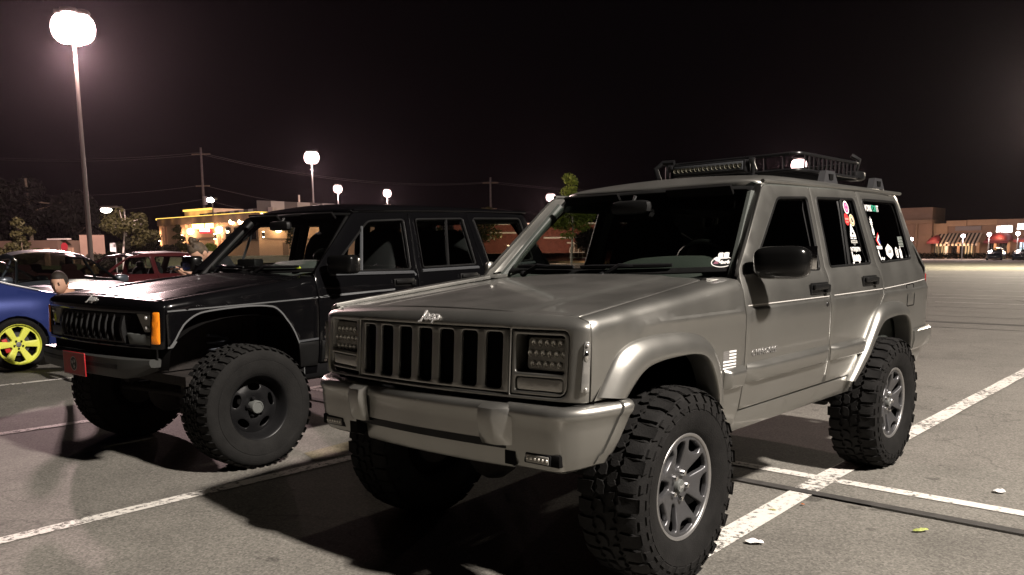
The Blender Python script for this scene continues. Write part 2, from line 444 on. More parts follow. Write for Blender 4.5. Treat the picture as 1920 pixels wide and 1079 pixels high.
# ------------------------------------------------------------------ lamps (parking-lot luminaires)
WARM = (1.0, .905, .82); PINK = (1.0, .70, .68)
def lamp_post(loc, height, heads, yaw, label, colr, power, estr, size=.55, base=True, polemat='pole', light=True, group='tall light poles of the car park', arm=.36):
    t = empty('light_pole', loc, yaw, label, 'light pole', group)
    hb = .95 if base else 0
    if base:
        MB().lathe([(0, .95), (.26, .95), (.30, .92), (.31, 0), (.31, -.3)], n=20).build('concrete_base', K['concrete'], t)
    MB().tube([(0, 0, hb - .02), (0, 0, height * .5), (0, 0, height)], [.125, .10, .07], n=10).build('pole', K[polemat], t)
    gm = glow('lamp_glow', colr, estr)
    for k in range(heads):
        a = 2 * PI * k / heads
        dx, dy = math.cos(a), math.sin(a)
        h = MB(); h.tube([(0, 0, height - .1), (dx * arm * .6, dy * arm * .6, height - .02), (dx * arm, dy * arm, height)], .035, n=6)
        h.sphere((dx * arm * 1.1, dy * arm * 1.1, height + size * .84), (size * .5, size * .5, size * .16), n=14, k=6, e=.6)
        hd = h.build('lamp_head', K[polemat], t)
        MB().sphere((dx * arm * 1.1, dy * arm * 1.1, height - size * .05), (size * .76, size * .76, size * .92), n=18, k=10).build('lamp_lens', gm, hd)  # lens swollen to stand in for the glare round the lamp
    if light:
        ld = bpy.data.lights.new('lamp_light', 'POINT'); ld.energy = power; ld.color = colr; ld.shadow_soft_size = .38
        lo = bpy.data.objects.new('lamp_light', ld); col.objects.link(lo); lo.parent = t; lo.location = (0, 0, height - size * 1.0 - .38)
    return t
# ------------------------------------------------------------------ the two boxy off-road SUVs
ZK = np.array([.30, .38, .44, .50, .60, .75, .93, .9465, .9535, 1.00, 1.06, 1.095, 1.11, 1.30, 1.50, 1.56, 1.62])
YK = np.array([.770, .797, .813, .827, .843, .851, .854, .8565, .8450, .840, .826, .811, .799, .748, .692, .672, .650])
def taper(x):
    x = np.asarray(x, float)
    return .060 * np.clip((x + .30) / .88, 0, 2) ** 2 + .045 * np.clip((-2.55 - x) / .85, 0, 2) ** 2
def S(x, z): return np.interp(z, ZK, YK) - taper(x)
def side(dy=0.0):
    return lambda u, v: (u, S(u, v) + dy, v)
def ztop(x): return .983 + (.57 - np.asarray(x, float)) * .098
def yshut(x): return .738 - (.57 - np.asarray(x, float)) * .062
RF = .055
def fender_P(u, v):
    u = np.asarray(u, float); v = np.asarray(v, float)
    zt = ztop(u); z0 = zt - RF; y0 = S(u, np.minimum(v, z0))
    a = np.clip((v - z0) / RF, 0, PI / 2); over = np.maximum(v - (z0 + RF * PI / 2), 0)
    y = np.where(v < z0, y0, y0 - RF + RF * np.cos(a) - over); z = np.where(v < z0, v, z0 + RF * np.sin(a) + over * .06)
    return u, y, z
def fender_top(x):  # v at the hood shut line
    zt = float(ztop(x)); z0 = zt - RF
    return z0 + RF * PI / 2 + (float(S(x, z0)) - RF - float(yshut(x)))
HOOD_DOME = [0.0]
def hood_P(u, v):
    u = np.asarray(u, float); v = np.asarray(v, float); y = np.abs(v)
    ys = yshut(u); zt = ztop(u) + .002
    zc = zt + .024
    crease = .415 - .0 * u
    t = np.clip((y - crease) / .045, 0, 1); t = t * t * (3 - 2 * t)
    pl = zc - .010 * (y / .415) ** 2
    dome = HOOD_DOME[0] * np.clip(1 - (u / .575) ** 2, 0, 1) * np.clip(1 - (y / ys) ** 4, 0, 1); zc = zc + dome; zt = zt + dome
    sh = zt + .006 * np.clip((ys - y) / (ys - .46), 0, 1) ** .8
    return u, v, pl * (1 - t) + sh * t
def head_P(u, v):
    """front panel: u runs along the front and round the corners, v runs up and rolls back over the top"""
    u = np.asarray(u, float); v = np.asarray(v, float); a = np.abs(u)
    yl = .700; rr = .096
    q = np.clip((a - yl) / rr, 0, PI / 2); ov = np.maximum(a - yl - rr * PI / 2, 0)
    y = np.where(a < yl, a, yl + rr * np.sin(q))
    dx = .052 * (1 - np.cos(q)) + ov
    vt = .940; Rz = .064 - .020 * (np.minimum(y, .76) / .76) ** 2; R = .072
    b = np.clip((v - vt) / R, 0, PI / 2); o2 = np.maximum(v - vt - R * PI / 2, 0)
    y = y - np.where(q > 0, .035, 0) * np.sin(q) * np.sin(b) ** 2
    z = np.where(v < vt, v, vt + Rz * np.sin(b)) + o2 * .10
    x = .668 - .052 * (np.minimum(y, .72) / .72) ** 2 - .015 * np.clip((np.minimum(v, vt) - .69) / .25, -1, 2) - dx - R * (1 - np.cos(b)) - o2
    return x, np.copysign(y, u), z
def ws_P(u, v, off=0.0):
    u = np.asarray(u, float); v = np.asarray(v, float)
    bx = -.535 - .115 * u * u; by = .728 * u; bz = 1.108 + .012 * u * u
    tx = -1.005 - .062 * u * u; ty = .622 * u; tz = 1.556 - .014 * u * u
    bow = .012 * np.sin(PI * np.clip(v, 0, 1))
    return bx + (tx - bx) * v + bow * .7 + off * .7, by + (ty - by) * v, bz + (tz - bz) * v + bow * .7 + off * .7
def roof_P(u, v):
    u = np.asarray(u, float); v = np.asarray(v, float)
    hw = .645; q = np.clip(np.abs(v) / hw, 0, 1)
    e = np.clip((q - .86) / .14, 0, 1)
    hump = .022 * np.clip(1 - ((u + 1.9) / 1.25) ** 2, -1, 1)
    z = 1.590 + hump + .030 * (1 - q * q) - .028 * e * e
    fr_ = np.clip((u + 1.34) / .32, 0, 1)
    return u, v, z - (.062 - .022 * q * q) * fr_ ** 2.2

def smooth_path(p, it=2):
    p = [np.array(q, float) for q in p]
    for _ in range(it):
        q = [p[0]]
        for a, b in zip(p[:-1], p[1:]): q += [a * .75 + b * .25, a * .25 + b * .75]
        p = q + [p[-1]]
    return [tuple(map(float, q)) for q in p]
def build_suv(T, style, root):
    A = style == 'A'; HOOD_DOME[0] = 0.0 if A else .028
    paint = K['silver'] if A else K['black']
    def TP(f): return lambda u, v: T(*f(u, v))
    def tb(mb): mb.v = [tuple(float(q) for q in T(*p)) for p in mb.v]; return mb
    OUT = {'s': (0, 1, .12), 'h': (0, 0, 1), 'f': (1, 0, .15)}
    CR_ROWS = [.942, .948, .956, 1.095, 1.11]
    # ---------------------------------------------------------------- side panels
    arch = ([(.409, .668), (.372, .716), (.30, .772), (.19, .797), (0, .802), (-.11, .785), (-.165, .745), (-.225, .64), (-.27, .50), (-.30, .40)] if A else
            smooth_path([(.535, .690), (.500, .735), (.456, .815), (.37, .882), (.27, .902), (.02, .914), (-.13, .906), (-.20, .882), (-.302, .768), (-.362, .648), (-.405, .52), (-.425, .40)]))
    xs = np.linspace(.556, -.543, 18)
    top = [(x, fender_top(x) - .003) for x in xs]
    fo = [(.553, .672 if A else .692)] + top + [(-.541, .96), (-.541, .41), (arch[-1][0], .41)] + arch[::-1][1:]
    win_f = rpoly([(-.70, 1.118), (-1.487, 1.108), (-1.522, 1.497), (-1.150, 1.482)], [.02, .03, .03, .04])
    win_r = rpoly([(-1.625, 1.118), (-2.262, 1.126), (-2.212, 1.514), (-1.650, 1.501)], [.03, .03, .03, .03])
    win_q = rpoly([(-2.432, 1.128), (-3.088, 1.144), (-3.008, 1.524), (-2.350, 1.517)], [.03, .04, .04, .03])
    door_f = [(-.549, .482), (-.547, .80), (-.547, 1.095), (-.575, 1.135), (-1.005, 1.530), (-1.04, 1.545), (-1.583, 1.556), (-1.572, 1.40), (-1.548, 1.12), (-1.526, .97), (-1.540, .60), (-1.554, .488)]
    door_r = [(-1.560, .488), (-1.546, .60), (-1.533, .97), (-1.555, 1.12), (-1.578, 1.40), (-1.589, 1.556), (-2.272, 1.568), (-2.290, 1.45), (-2.348, 1.12), (-2.362, 1.0), (-2.345, .93), (-2.26, .84), (-2.15, .74), (-2.02, .60), (-1.955, .488)]
    rarch = [(-2.02, .40), (-2.05, .54), (-2.165, .70), (-2.225, .765), (-2.33, .793), (-2.54, .798), (-2.70, .785), (-2.80, .70), (-2.86, .56), (-2.88, .42)]
    quarter = [(-2.278, 1.568), (-3.085, 1.572), (-3.13, 1.47), (-3.29, 1.12), (-3.325, 1.04), (-3.365, .85), (-3.385, .62), (-3.385, .42)] + rarch[::-1] + \
              [(-1.990, .40), (-1.962, .488), (-2.027, .602), (-2.155, .745), (-2.265, .846), (-2.351, .935), (-2.368, 1.0), (-2.354, 1.12), (-2.296, 1.45)]
    for mir in (False, True):
        s = -1 if mir else 1
        o_s = OUT['s']
        panel('front_fender', fo, [], TP(fender_P), paint, root, o_s, g=.045, vrows=[.942, .948, .956], mirror=mir, extra=[(x, float(ztop(x)) - RF + RF * q) for q in (0, .3, .6, .9, 1.2, 1.57, 2.1) for x in np.linspace(.54, -.53, 36)])
        fd = panel('front_door', door_f, [win_f], TP(side()), paint, root, o_s, vrows=CR_ROWS, mirror=mir)
        rd = panel('rear_door', door_r, [win_r], TP(side()), paint, root, o_s, vrows=CR_ROWS, mirror=mir)
        qp = panel('rear_quarter', quarter, [win_q], TP(side()), paint, root, o_s, vrows=CR_ROWS, mirror=mir)
        # rocker sill
        panel('rocker_sill', [(-.30, .405), (-.30, .44), (-.545, .475), (-1.96, .482), (-2.0, .40), (-2.0, .375), (-.32, .375)], [], TP(side(-.004)), paint if A else K['satin'], root, o_s, mirror=mir)
        # glass
        gf = (K['tint'] if not mir else K['tint2']) if A else K['clear']
        gr = K['tint'] if A else K['clear']
        gq = K['tint'] if A else K['tint2']
        def gpanel(nm, poly, m_, par):
            return panel(nm, [tuple(p) for p in inset(np.array(poly[::-1] if area(poly) < 0 else poly), .006)], [], TP(side(-.010)), m_, par, o_s, g=.2, r=.001, d=.003, mirror=mir)
        gpanel('window_glass', win_f, gf, fd); gpanel('window_glass', win_r, gr, rd); gpanel('window_glass', win_q, gq, qp)
        # weather strips round the glass
        def strip(nm, poly, r_, m_, par, off=-.004, closed=True, n=6):
            p = [(x, s * (S(x, z) + off), z) for x, z in (resample(np.array(poly), .08) if closed else poly)]
            if closed: p.append(p[0])
            return tb(MB().tube(p, r_, n=n)).build(nm, m_, par)
        for poly, par in ((win_f, fd), (win_r, rd), (win_q, qp)):
            strip('weather_strip', poly, .0085 if A else .010, K['trim'], par)
        # sliding-glass divider bars
        strip('window_divider', [(-1.925, 1.12), (-2.015, 1.507)], .011, K['trim'], rd, off=-.006, closed=False)
        if not A:
            strip('window_divider', [(-.99, 1.115), (-1.08, 1.44)], .012, K['gtrim'], fd, off=-.004, closed=False)
            for pts, par in (([(-1.497, 1.112), (-1.532, 1.499)], fd), ([(-2.273, 1.128), (-2.224, 1.516)], rd), ([(-2.437, 1.13), (-2.360, 1.512)], qp), ([(-1.617, 1.12), (-1.643, 1.50)], rd)):
                strip('chrome_trim', pts, .0075, K['chrome'], par, off=.003, closed=False)
            for pts, par in (([(-.68, 1.098), (-1.50, 1.085), (-1.515, 1.06)], fd), ([(-1.60, 1.093), (-2.28, 1.10)], rd), ([(-2.42, 1.105), (-3.10, 1.12)], qp)):
                strip('chrome_trim', pts, .014, K['gtrim'], par, off=.001, closed=False)
        # drip rail and A-pillar
        dr = [(x, s * .672, z) for x, z in ((-1.03, 1.562), (-1.5, 1.570), (-2.3, 1.580), (-3.10, 1.583))]
        tb(MB().tube(dr, .011, n=8)).build('drip_rail', paint, root)
        rows = []
        for k in range(13):
            t = k / 12; wb = [float(q) for q in ws_P(1.0, t)]
            dx = -.549 + (-1.010 + .549) * t; dz = 1.100 + (1.540 - 1.100) * t; dyv = float(S(dx, dz))
            mid = ((wb[0] + dx) / 2 + .012, (wb[1] + dyv) / 2 + .016, (wb[2] + dz) / 2 + .008)
            a_ = (wb[0] + .004, wb[1] - .012, wb[2] + .004); b_ = (dx + .004, dyv - .002, dz)
            q1 = (a_[0] * .62 + mid[0] * .38 + .003, a_[1] * .55 + mid[1] * .45, a_[2] * .6 + mid[2] * .4 + .003)
            q2 = (b_[0] * .6 + mid[0] * .4 + .003, b_[1] * .45 + mid[1] * .55 + .003, b_[2] * .6 + mid[2] * .4)
            rows.append([(p[0], s * p[1], p[2]) for p in ((a_[0] - .03, a_[1], a_[2] - .02), a_, q1, mid, q2, b_, (b_[0] - .02, b_[1] - .03, b_[2]))])
        tb(MB().grid(rows if not mir else [r_[::-1] for r_ in rows])).build('windshield_pillar', paint, root, smooth=60)
        # wheel-arch liner (dark tub)
        for cx, x0, x1, zt in ((0, .56, -.50, .86), (-2.576, -1.95, -3.0, .86)):
            L = MB(); P_ = []
            for k in range(13):
                a = PI * k / 12; zb_ = .56 if cx == 0 else .40; P_.append(((x0 + x1) / 2 + (x0 - x1) / 2 * math.cos(a), zb_ + (zt - zb_) * math.sin(a) ** .7))
            L.grid([[(x, s * .80, z) for x, z in P_], [(x, s * .42, z) for x, z in P_]])
            tb(L).build('wheel_well', K['dark'], root, smooth=60)
        # door handles
        for x, z, par in ((-1.375, 1.013, fd), (-2.125, 1.028, rd)):
            h = MB(); yy = float(S(x, z))
            h.box((x, s * (yy + .006), z), (.215, .012, .062), bev=.008); h.box((x + .01, s * (yy + .022), z + .008), (.175, .018, .030), bev=.007)
            h.box((x - .085, s * (yy + .020), z - .004), (.045, .020, .046), bev=.008)
            tb(h).build('door_handle', K['trim'], par)
        tb(MB().lathe([(.0, .004), (.012, .004), (.015, 0), (.015, -.004)], axis='Y' , c=(-1.468, s * float(S(-1.468, .93)) + (0 if s > 0 else 0), .925), n=12)).build('key_lock', K['satin'], fd)
        # side mirror
        mr = MB()
        if A:
            M_ = Matrix.Rotation(s * .22, 3, 'Z') @ Matrix.Rotation(-.05, 3, 'Y')
            mr.sphere((-.682, s * .948, 1.158), (.078, .126, .075), n=28, k=16, e=.52, M=M_)
            mr.prism([(-.60, s * .80, 1.105), (-.69, s * .80, 1.105), (-.74, s * .90, 1.12), (-.62, s * .905, 1.12)], (0, 0, 0), (-.01, 0, .055))
        else:
            M_ = Matrix.Rotation(s * .15, 3, 'Z')
            mr.sphere((-.665, s * .985, 1.170), (.055, .118, .066), n=20, k=12, e=.35, M=M_)
            mr.prism([(-.60, s * .80, 1.105), (-.69, s * .80, 1.105), (-.72, s * .90, 1.12), (-.62, s * .905, 1.12)], (0, 0, 0), (-.01, 0, .05))
        if A and mir:
            mr = MB(); mr.sphere((-.60, -.815, 1.135), (.03, .022, .05), n=12, k=8, e=.7)
        mo = tb(mr).build('side_mirror' if not (A and mir) else 'mirror_bracket', K['glossblack'] if not (A and mir) else paint, root)
        if not (A and mir): tb(MB().box((-.757 if A else -.718, s * (.978 if A else .985), 1.178), (.004, .19, .105), rz=s * .20, bev=.001)).build('mirror_glass', K['chrome'], mo)
        # ------------------------------------------------------------ mouldings, flares
        if A:
            def mold(x0, x1, z0, z1, par, nm='door_moulding', slope=0):
                sec = [(-.012, z1 + .012), (.004, z1 + .008), (.028, z1 - .006), (.034, z1 - .014), (.033, z1 - .030), (.029, z0 + .008), (.022, z0), (-.012, z0 - .004)]
                xx = np.linspace(x0, x1, 14); rows_ = []
                for i, x in enumerate(xx):
                    e = min(abs(x - x0), abs(x - x1)); f_ = min(1, e / .030) if e < .030 else 1
                    f_ = math.sqrt(max(.02, 1 - (1 - f_) ** 2))
                    rows_.append([(x, s * (float(S(x, min(max(zz, z0), z1))) + (o * f_ if o > 0 else o)), zz + slope * (x - x0)) for o, zz in sec])
                mb = MB().grid(rows_ if s < 0 else [r_[::-1] for r_ in rows_])
                n_ = len(sec); mb.f.append(tuple(range(n_))); mb.f.append(tuple(range(len(mb.v) - 1, len(mb.v) - 1 - n_, -1))); mb.m += [0, 0]
                tb(mb).build(nm, paint, par, smooth=50, fixn=True)
            mold(-.565, -1.523, .612, .692, fd); mold(-1.556, -2.045, .612, .690, rd); mold(-.352, -.532, .605, .690, root, 'fender_moulding')
            outer = [(.520, .686), (.440, .828), (.375, .868), (.304, .889), (.16, .896), (0, .892), (-.12, .872), (-.205, .835), (-.262, .765), (-.303, .68), (-.335, .56), (-.355, .42)]
            inner = [(.409, .672), (.352, .736), (.300, .772), (.245, .788), (.15, .799), (0, .802), (-.09, .790), (-.145, .762), (-.19, .70), (-.225, .64), (-.262, .53), (-.29, .42)]
            outer_r = [(-1.875, .458), (-2.00, .60), (-2.13, .755), (-2.21, .85), (-2.29, .884), (-2.45, .892), (-2.62, .888), (-2.745, .86), (-2.83, .79), (-2.88, .68), (-2.90, .56), (-2.91, .44)]
            inner_r = [(-1.915, .452), (-2.03, .56), (-2.135, .68), (-2.205, .757), (-2.27, .785), (-2.42, .797), (-2.58, .798), (-2.69, .788), (-2.77, .73), (-2.82, .65), (-2.845, .55), (-2.86, .44)]
            for oo, ii in ((outer, inner), (outer_r, inner_r)):
                O2 = []; I2 = []
                for k in range(len(oo) - 1):
                    for t in (0, .34, .67):
                        O2.append(np.array(oo[k]) * (1 - t) + np.array(oo[k + 1]) * t); I2.append(np.array(ii[k]) * (1 - t) + np.array(ii[k + 1]) * t)
                O2.append(np.array(oo[-1])); I2.append(np.array(ii[-1]))
                for _ in range(3):
                    for L_ in (O2, I2):
                        c_ = [x.copy() for x in L_]
                        for k in range(1, len(L_) - 1): L_[k] = (c_[k - 1] + 2 * c_[k] + c_[k + 1]) / 4
                rows_ = []
                for p, q in zip(O2, I2):
                    yb = float(S(p[0], p[1])); yi = float(S(q[0], q[1])) + .045
                    L_ = []
                    for t, oy in ((0, -.010), (0, .004), (.10, .016), (.28, .033), (.52, .043), (.80, .047), (.95, .047), (1.0, .040), (1.0, .020), (.97, -.06)):
                        r2 = p + (q - p) * t; L_.append((r2[0], s * ((yb if t < .5 else yi - .045) + oy), r2[1]))
                    rows_.append(L_)
                mb = MB().grid(rows_)
                n_ = len(rows_[0]); mb.f.append(tuple(range(n_))); mb.f.append(tuple(range(len(mb.v) - 1, len(mb.v) - 1 - n_, -1))); mb.m += [0, 0]
                tb(mb).build('wheel_flare', paint, root, smooth=55, fixn=True)
            # pinstripe
            def ribbon(nm, pts, hw, m_, par, off=.0012):
                r0 = [(x, s * (float(S(x, z + hw)) + off), z + hw) for x, z in pts]; r1 = [(x, s * (float(S(x, z - hw)) + off), z - hw) for x, z in pts]
                mb = MB().grid([r0, r1] if s < 0 else [r1, r0]); return tb(mb).build(nm, m_, par, smooth=0)
            ribbon('pinstripe', [(x, .966) for x in np.linspace(-.556, -1.518, 12)], .0022, K['pin'], fd)
            ribbon('pinstripe', [(x, .967 + .006 * (-x - 1.54)) for x in np.linspace(-1.542, -2.345, 12)], .0022, K['pin'], rd)
            ribbon('pinstripe', [(x, .972 + .03 * (-x - 2.375)) for x in np.linspace(-2.375, -3.30, 12)], .0022, K['pin'], qp)
            # side marker lamp on the corner
            mk = []
            if True:
                U = [.785, .842]
                poly = rpoly([(U[0], .712), (U[1], .712), (U[1] - .008, .898), (U[0] + .010, .898)], .012)
                mko = panel('side_marker_lamp', poly, [], TP(lambda u, v: (lambda p: (p[0] + .010, p[1] + np.sign(p[1]) * .008, p[2]))(head_P(u, v))), K['marker'], root, (.3, 1, 0), g=.03, r=.004, d=.014, mirror=mir)
                p = [float(q) for q in head_P(.812, .845)]; tb(MB().sphere((p[0] + .008, s * (p[1] + .006), .845), (.010, .008, .022), n=12, k=8)).build('marker_bulb', K['chrome'], mko)
                for zz in (.725, .885):
                    p = [float(q) for q in head_P(.812, zz)]
                    tb(MB().sphere((p[0] + .010, s * (p[1] + .009), zz), .006, n=8, k=5)).build('lamp_screw', K['badge'], mko)
            # fuel door
            if not mir:
                panel('fuel_door', rpoly([(-2.815, .845), (-2.965, .845), (-2.965, .975), (-2.815, .975)], .012), [], TP(side(.0015)), paint, qp, o_s, r=.003, d=.006)
                fr = rpoly([(-2.809, .839), (-2.971, .839), (-2.971, .981), (-2.809, .981)], .015)
                strip('fuel_door_gap', fr, .0030, K['dark'], qp, off=.0005)
        else:
            def ribbon(nm, pts, hw, m_, par, off=.0012, fP=None):
                P_ = []
                pts = np.array(pts, float)
                for i in range(len(pts)):
                    t = pts[min(i + 1, len(pts) - 1)] - pts[max(i - 1, 0)]; t /= np.linalg.norm(t); n_ = np.array([-t[1], t[0]])
                    a_, b_ = pts[i] + n_ * hw, pts[i] - n_ * hw
                    P_.append(((a_[0], s * (float(S(*a_)) + off), a_[1]), (b_[0], s * (float(S(*b_)) + off), b_[1])))
                return tb(MB().grid([[p[0] for p in P_], [p[1] for p in P_]])).build(nm, m_, par, smooth=0)
            ribbon('grey_stripe', [(.545 - k * .0721, .921 + k * .0016) for k in range(16)], .0045, K['stripe'], root)
            ribbon('grey_stripe', [(-.556 - k * .08, .948 + k * .0018) for k in range(10)], .0065, K['stripe'], fd)
            ribbon('arch_edge_stripe', [(p[0] + (.008 if p[0] > .3 else (-.008 if p[0] < -.15 else 0)), p[1] + (.010 if -.25 < p[0] < .45 else .004)) for p in arch[1:-1]], .005, K['stripe'], root)
            ribbon('arch_edge_stripe', [(.553, .700), (.525, .701), (.500, .735)], .0055, K['stripe'], root)
            ribbon('grey_stripe', [(-.372, .652), (-.46, .655), (-.535, .657)], .007, K['gtrim'], root)
            panel('fender_moulding', [(-.385, .47), (-.532, .465), (-.532, .64), (-.36, .64)], [], TP(side(.012)), K['trim'], root, o_s, r=.006, d=.014, mirror=mir)
            panel('door_moulding', [(-.560, .485), (-1.535, .49), (-1.535, .64), (-.560, .64)], [], TP(side(.012)), K['trim'], fd, o_s, r=.006, d=.014, mirror=mir)
            panel('door_moulding', [(-1.56, .49), (-1.93, .49), (-2.03, .62), (-1.56, .64)], [], TP(side(.012)), K['trim'], rd, o_s, r=.006, d=.014, mirror=mir)
    # ---------------------------------------------------------------- hood, roof, front panel
    hx = np.linspace(.545, -.47, 14)
    hood = [(x, yshut(x) - .005 - .016 * max(0, (.05 - x) / .52) ** 2) for x in hx]
    rear_edge = [(-.505, .60), (-.528, .45), (-.515, .2), (-.505, 0)]
    front_edge = [(.575, 0), (.574, .25), (.568, .45), (.556, .62)]
    half = front_edge + hood + rear_edge
    ho = half + [(x, -y) for x, y in half[::-1] if y != 0][0:]
    ho = [p for i, p in enumerate(ho) if i == 0 or np.linalg.norm(np.array(p) - np.array(ho[i - 1])) > 1e-4]
    panel('hood', ho, [], TP(hood_P), paint, root, OUT['h'], g=.05, vrows=[-.46, -.445, -.43, -.415, -.40, .40, .415, .43, .445, .46], smooth=50)
    ro = [(-1.02, 0), (-1.03, .30), (-1.055, .52), (-1.085, .60), (-1.11, .642), (-3.10, .642), (-3.15, .60), (-3.19, .30), (-3.20, 0)]
    ro = ro + [(x, -y) for x, y in ro[::-1] if y != 0]
    panel('roof', ro, [], TP(roof_P), paint, root, OUT['h'], g=.08, vrows=[-.63, -.60, -.575, .575, .60, .63], r=.012, d=.03, smooth=60)
    panel('headliner', [(x, y * .985) for x, y in ro], [], TP(lambda u, v: (lambda p: (p[0], p[1], p[2] - .045))(roof_P(u, v))), K['dark'], root, (0, 0, -1), g=.2, r=.002, d=.004)
    # cowl between hood and windshield
    panel('cowl_grille', [(-.50, -.72), (-.50, .72), (-.66, .74), (-.60, .5), (-.555, 0), (-.60, -.5), (-.66, -.74)], [], TP(lambda u, v: (u, v, 1.086 + 0 * u + .01 * np.abs(v))), K['trim'], root, OUT['h'], g=.1)
    for mir in (False, True):
        panel('cowl_corner', [(-.478, .655), (-.44, .70), (-.535, .79), (-.66, .735), (-.585, .66)], [], TP(lambda u, v: (u, v, 1.094 - .25 * np.maximum(v - .70, 0) ** 1.3 + 0 * u)), paint, root, OUT['h'], g=.04, mirror=mir)
    # windshield
    def wo(k): return [(-1 + k, .0 + k), (1 - k, .0 + k), (1 - k, 1 - k), (-1 + k, 1 - k)]
    panel('windshield', rpoly(wo(.004), .04), [], TP(lambda u, v: ws_P(u, v, .002)), K['tint2'] if A else K['clear'], root, (1, 0, 1), g=.12, r=.002, d=.004)
    fro = rpoly(wo(.0), .04); fri = rpoly([(-.965, .055), (.965, .055), (.958, .955), (-.958, .955)], .05)
    panel('windshield_seal', fro, [fri], TP(lambda u, v: ws_P(u, v, .004)), K['trim'], root, (1, 0, 1), g=.08, r=.004, d=.008)
    # wipers
    for y0, y1, yp in (((-.60, -.15, -.52), (-.10, .43, .06)) if A else ((-.52, -.05, -.45), (.02, .55, .1))):
        wb = MB(); bl = []
        for k in range(9):
            y = y0 + (y1 - y0) * k / 8; u = y / .72; p = ws_P(u, .055 + .0 * k, .022); bl.append(tuple(float(q) for q in p))
        wb.tube(bl, [.006] + [.011] * 7 + [.008], n=6)
        a_ = ws_P(yp / .72, -.03, .01); pv = tuple(float(q) for q in a_); md = bl[5]
        wb.tube([pv, (pv[0] * .4 + md[0] * .6 + .02, pv[1] * .4 + md[1] * .6, pv[2] * .4 + md[2] * .6 + .025), md], [.013, .011, .008], n=6)
        wb.sphere((pv[0], pv[1], pv[2] + .005), (.022, .022, .018), n=10, k=6)
        tb(wb).build('wiper', K['satin'], root)
    # ---------------------------------------------------------------- nose
    ue = .700 + .096 * 1.50
    vtop = [(u, .940 + .072 * 1.45) for u in (ue, .70, .60, .45, .25)]
    hh = [(0, .668), (ue, .672)] + vtop
    if A:
        hh = hh + [(0, .940 + .072 * 1.45)]
        hdr = hh + [(-u, v) for u, v in hh[::-1] if u != 0]
        grille_hole = [(-.462, .684), (.462, .684), (.462, .938), (-.462, .938)]
        bez = rpoly([(.470, .684), (.728, .684), (.728, .936), (.470, .936)], [.005, .05, .03, .005])
        panel('nose_panel', hdr, [grille_hole, bez, [(-x, y) for x, y in bez]], TP(head_P), paint, root, OUT['f'], g=.035, smooth=60, vrows=[.947, .958, .970, .982, .994, 1.006, 1.018, 1.03])
        back = lambda d: (lambda u, v: (lambda p: (p[0] - d, p[1], p[2]))(head_P(u, v)))
        slots = [rpoly([(c - .042, .703), (c + .042, .703), (c + .042, .921), (c - .042, .921)], .018) for c in np.linspace(-.384, .384, 7)]
        gi = panel('grille', [(-.4585, .688), (.4585, .688), (.4585, .934), (-.4585, .934)], slots, TP(back(.004)), paint, root, OUT['f'], g=.05, r=.006, d=.013)
        for c in np.linspace(-.384, .384, 7):
            mb = MB()
            for q in np.linspace(c - .052, c + .052, 12):
                x0, _, _ = head_P(q, .81); mb.box((float(x0) - .050, q, .811), (.012, .0028, .25))
            x0, _, _ = head_P(c, .81); mb.box((float(x0) - .064, c, .811), (.01, .118, .26))
            tb(mb).build('grille_insert', K['dark'], gi)
        for mir in (False, True):
            s = -1 if mir else 1
            bo = rpoly([(.4735, .688), (.7245, .688), (.7245, .932), (.4735, .932)], [.005, .048, .028, .005])
            h1 = rpoly([(.490, .772), (.708, .772), (.708, .916), (.490, .916)], .014); h2 = rpoly([(.492, .702), (.706, .702), (.706, .756), (.492, .756)], .014)
            bz = panel('headlight_bezel', bo, [h1, h2], TP(back(.003)), paint, root, OUT['f'], g=.05, r=.006, d=.075, mirror=mir)
            tb(MB().box((.525, s * .60, .845), (.02, .25, .17))).build('bezel_back', K['trim'], bz)
            lamp = panel('headlight', rpoly([(.517, .778), (.712, .778), (.712, .906), (.517, .906)], .022), [], TP(lambda u, v: (.600 - .05 * (u - .52) - .10 * (v - .78) + 0 * u, u, v)), K['ledback'], root, OUT['f'], g=.05, r=.012, d=.05, mirror=mir)
            for zi, (zz, n_) in enumerate(((.883, 5), (.843, 6), (.803, 5))):
                for q in range(n_):
                    u = .615 + (q - (n_ - 1) / 2) * .031; x0 = .600 - .05 * (u - .52) - .10 * (zz - .78)
                    tb(MB().lathe([(.0135, .004), (.011, -.004), (.006, -.010), (0, -.011)], axis='X', c=(0, 0, 0), n=10).add([], [])) if False else None
                    mb = MB(); pr = [(.0135, .005), (.0115, .001), (.007, -.004), (.003, -.005), (.003, .003), (0, .004)]
                    mb.lathe(pr, axis='X', c=(x0, s * u, zz), n=10); mb.sphere((x0 + .005, s * u, zz + .006), .0045, n=8, k=5, mi=1)
                    tb(mb).build('led_cell', [K['led'], K['white']], lamp, fixn=True)
            tb(MB().box((.600 - .02, s * .615, .863), (.02, .19, .004)))
            panel('turn_signal_lens', rpoly([(.496, .705), (.702, .705), (.702, .753), (.496, .753)], .012), [], TP(back(.008)), K['lens'], bz, OUT['f'], g=.04, r=.006, d=.02, mirror=mir)
        # emblem on the nose
        e0 = [float(q) for q in head_P(0.0, .975)]; e1 = [float(q) for q in head_P(0.0, .985)]
        Tp = lambda p: tuple(float(q) for q in T(*p))
        up = Vector(e1) - Vector(e0)
        text_obj('nose_emblem', 'Jeep', Vector(Tp((e0[0] + .004, .035, e0[2] + .002))), (0, 1, 0), (e1[0] - e0[0], 0, e1[2] - e0[2]), .062, K['badge'], root, ext=.0035, shear=.14, bold=.0008, xs=.98, bev=.0005)
    else:
        hb = [(0, .690), (ue, .692)] + vtop + [(0, .940 + .072 * 1.45)]
        hdr = hb + [(-u, v) for u, v in hb[::-1] if u != 0]
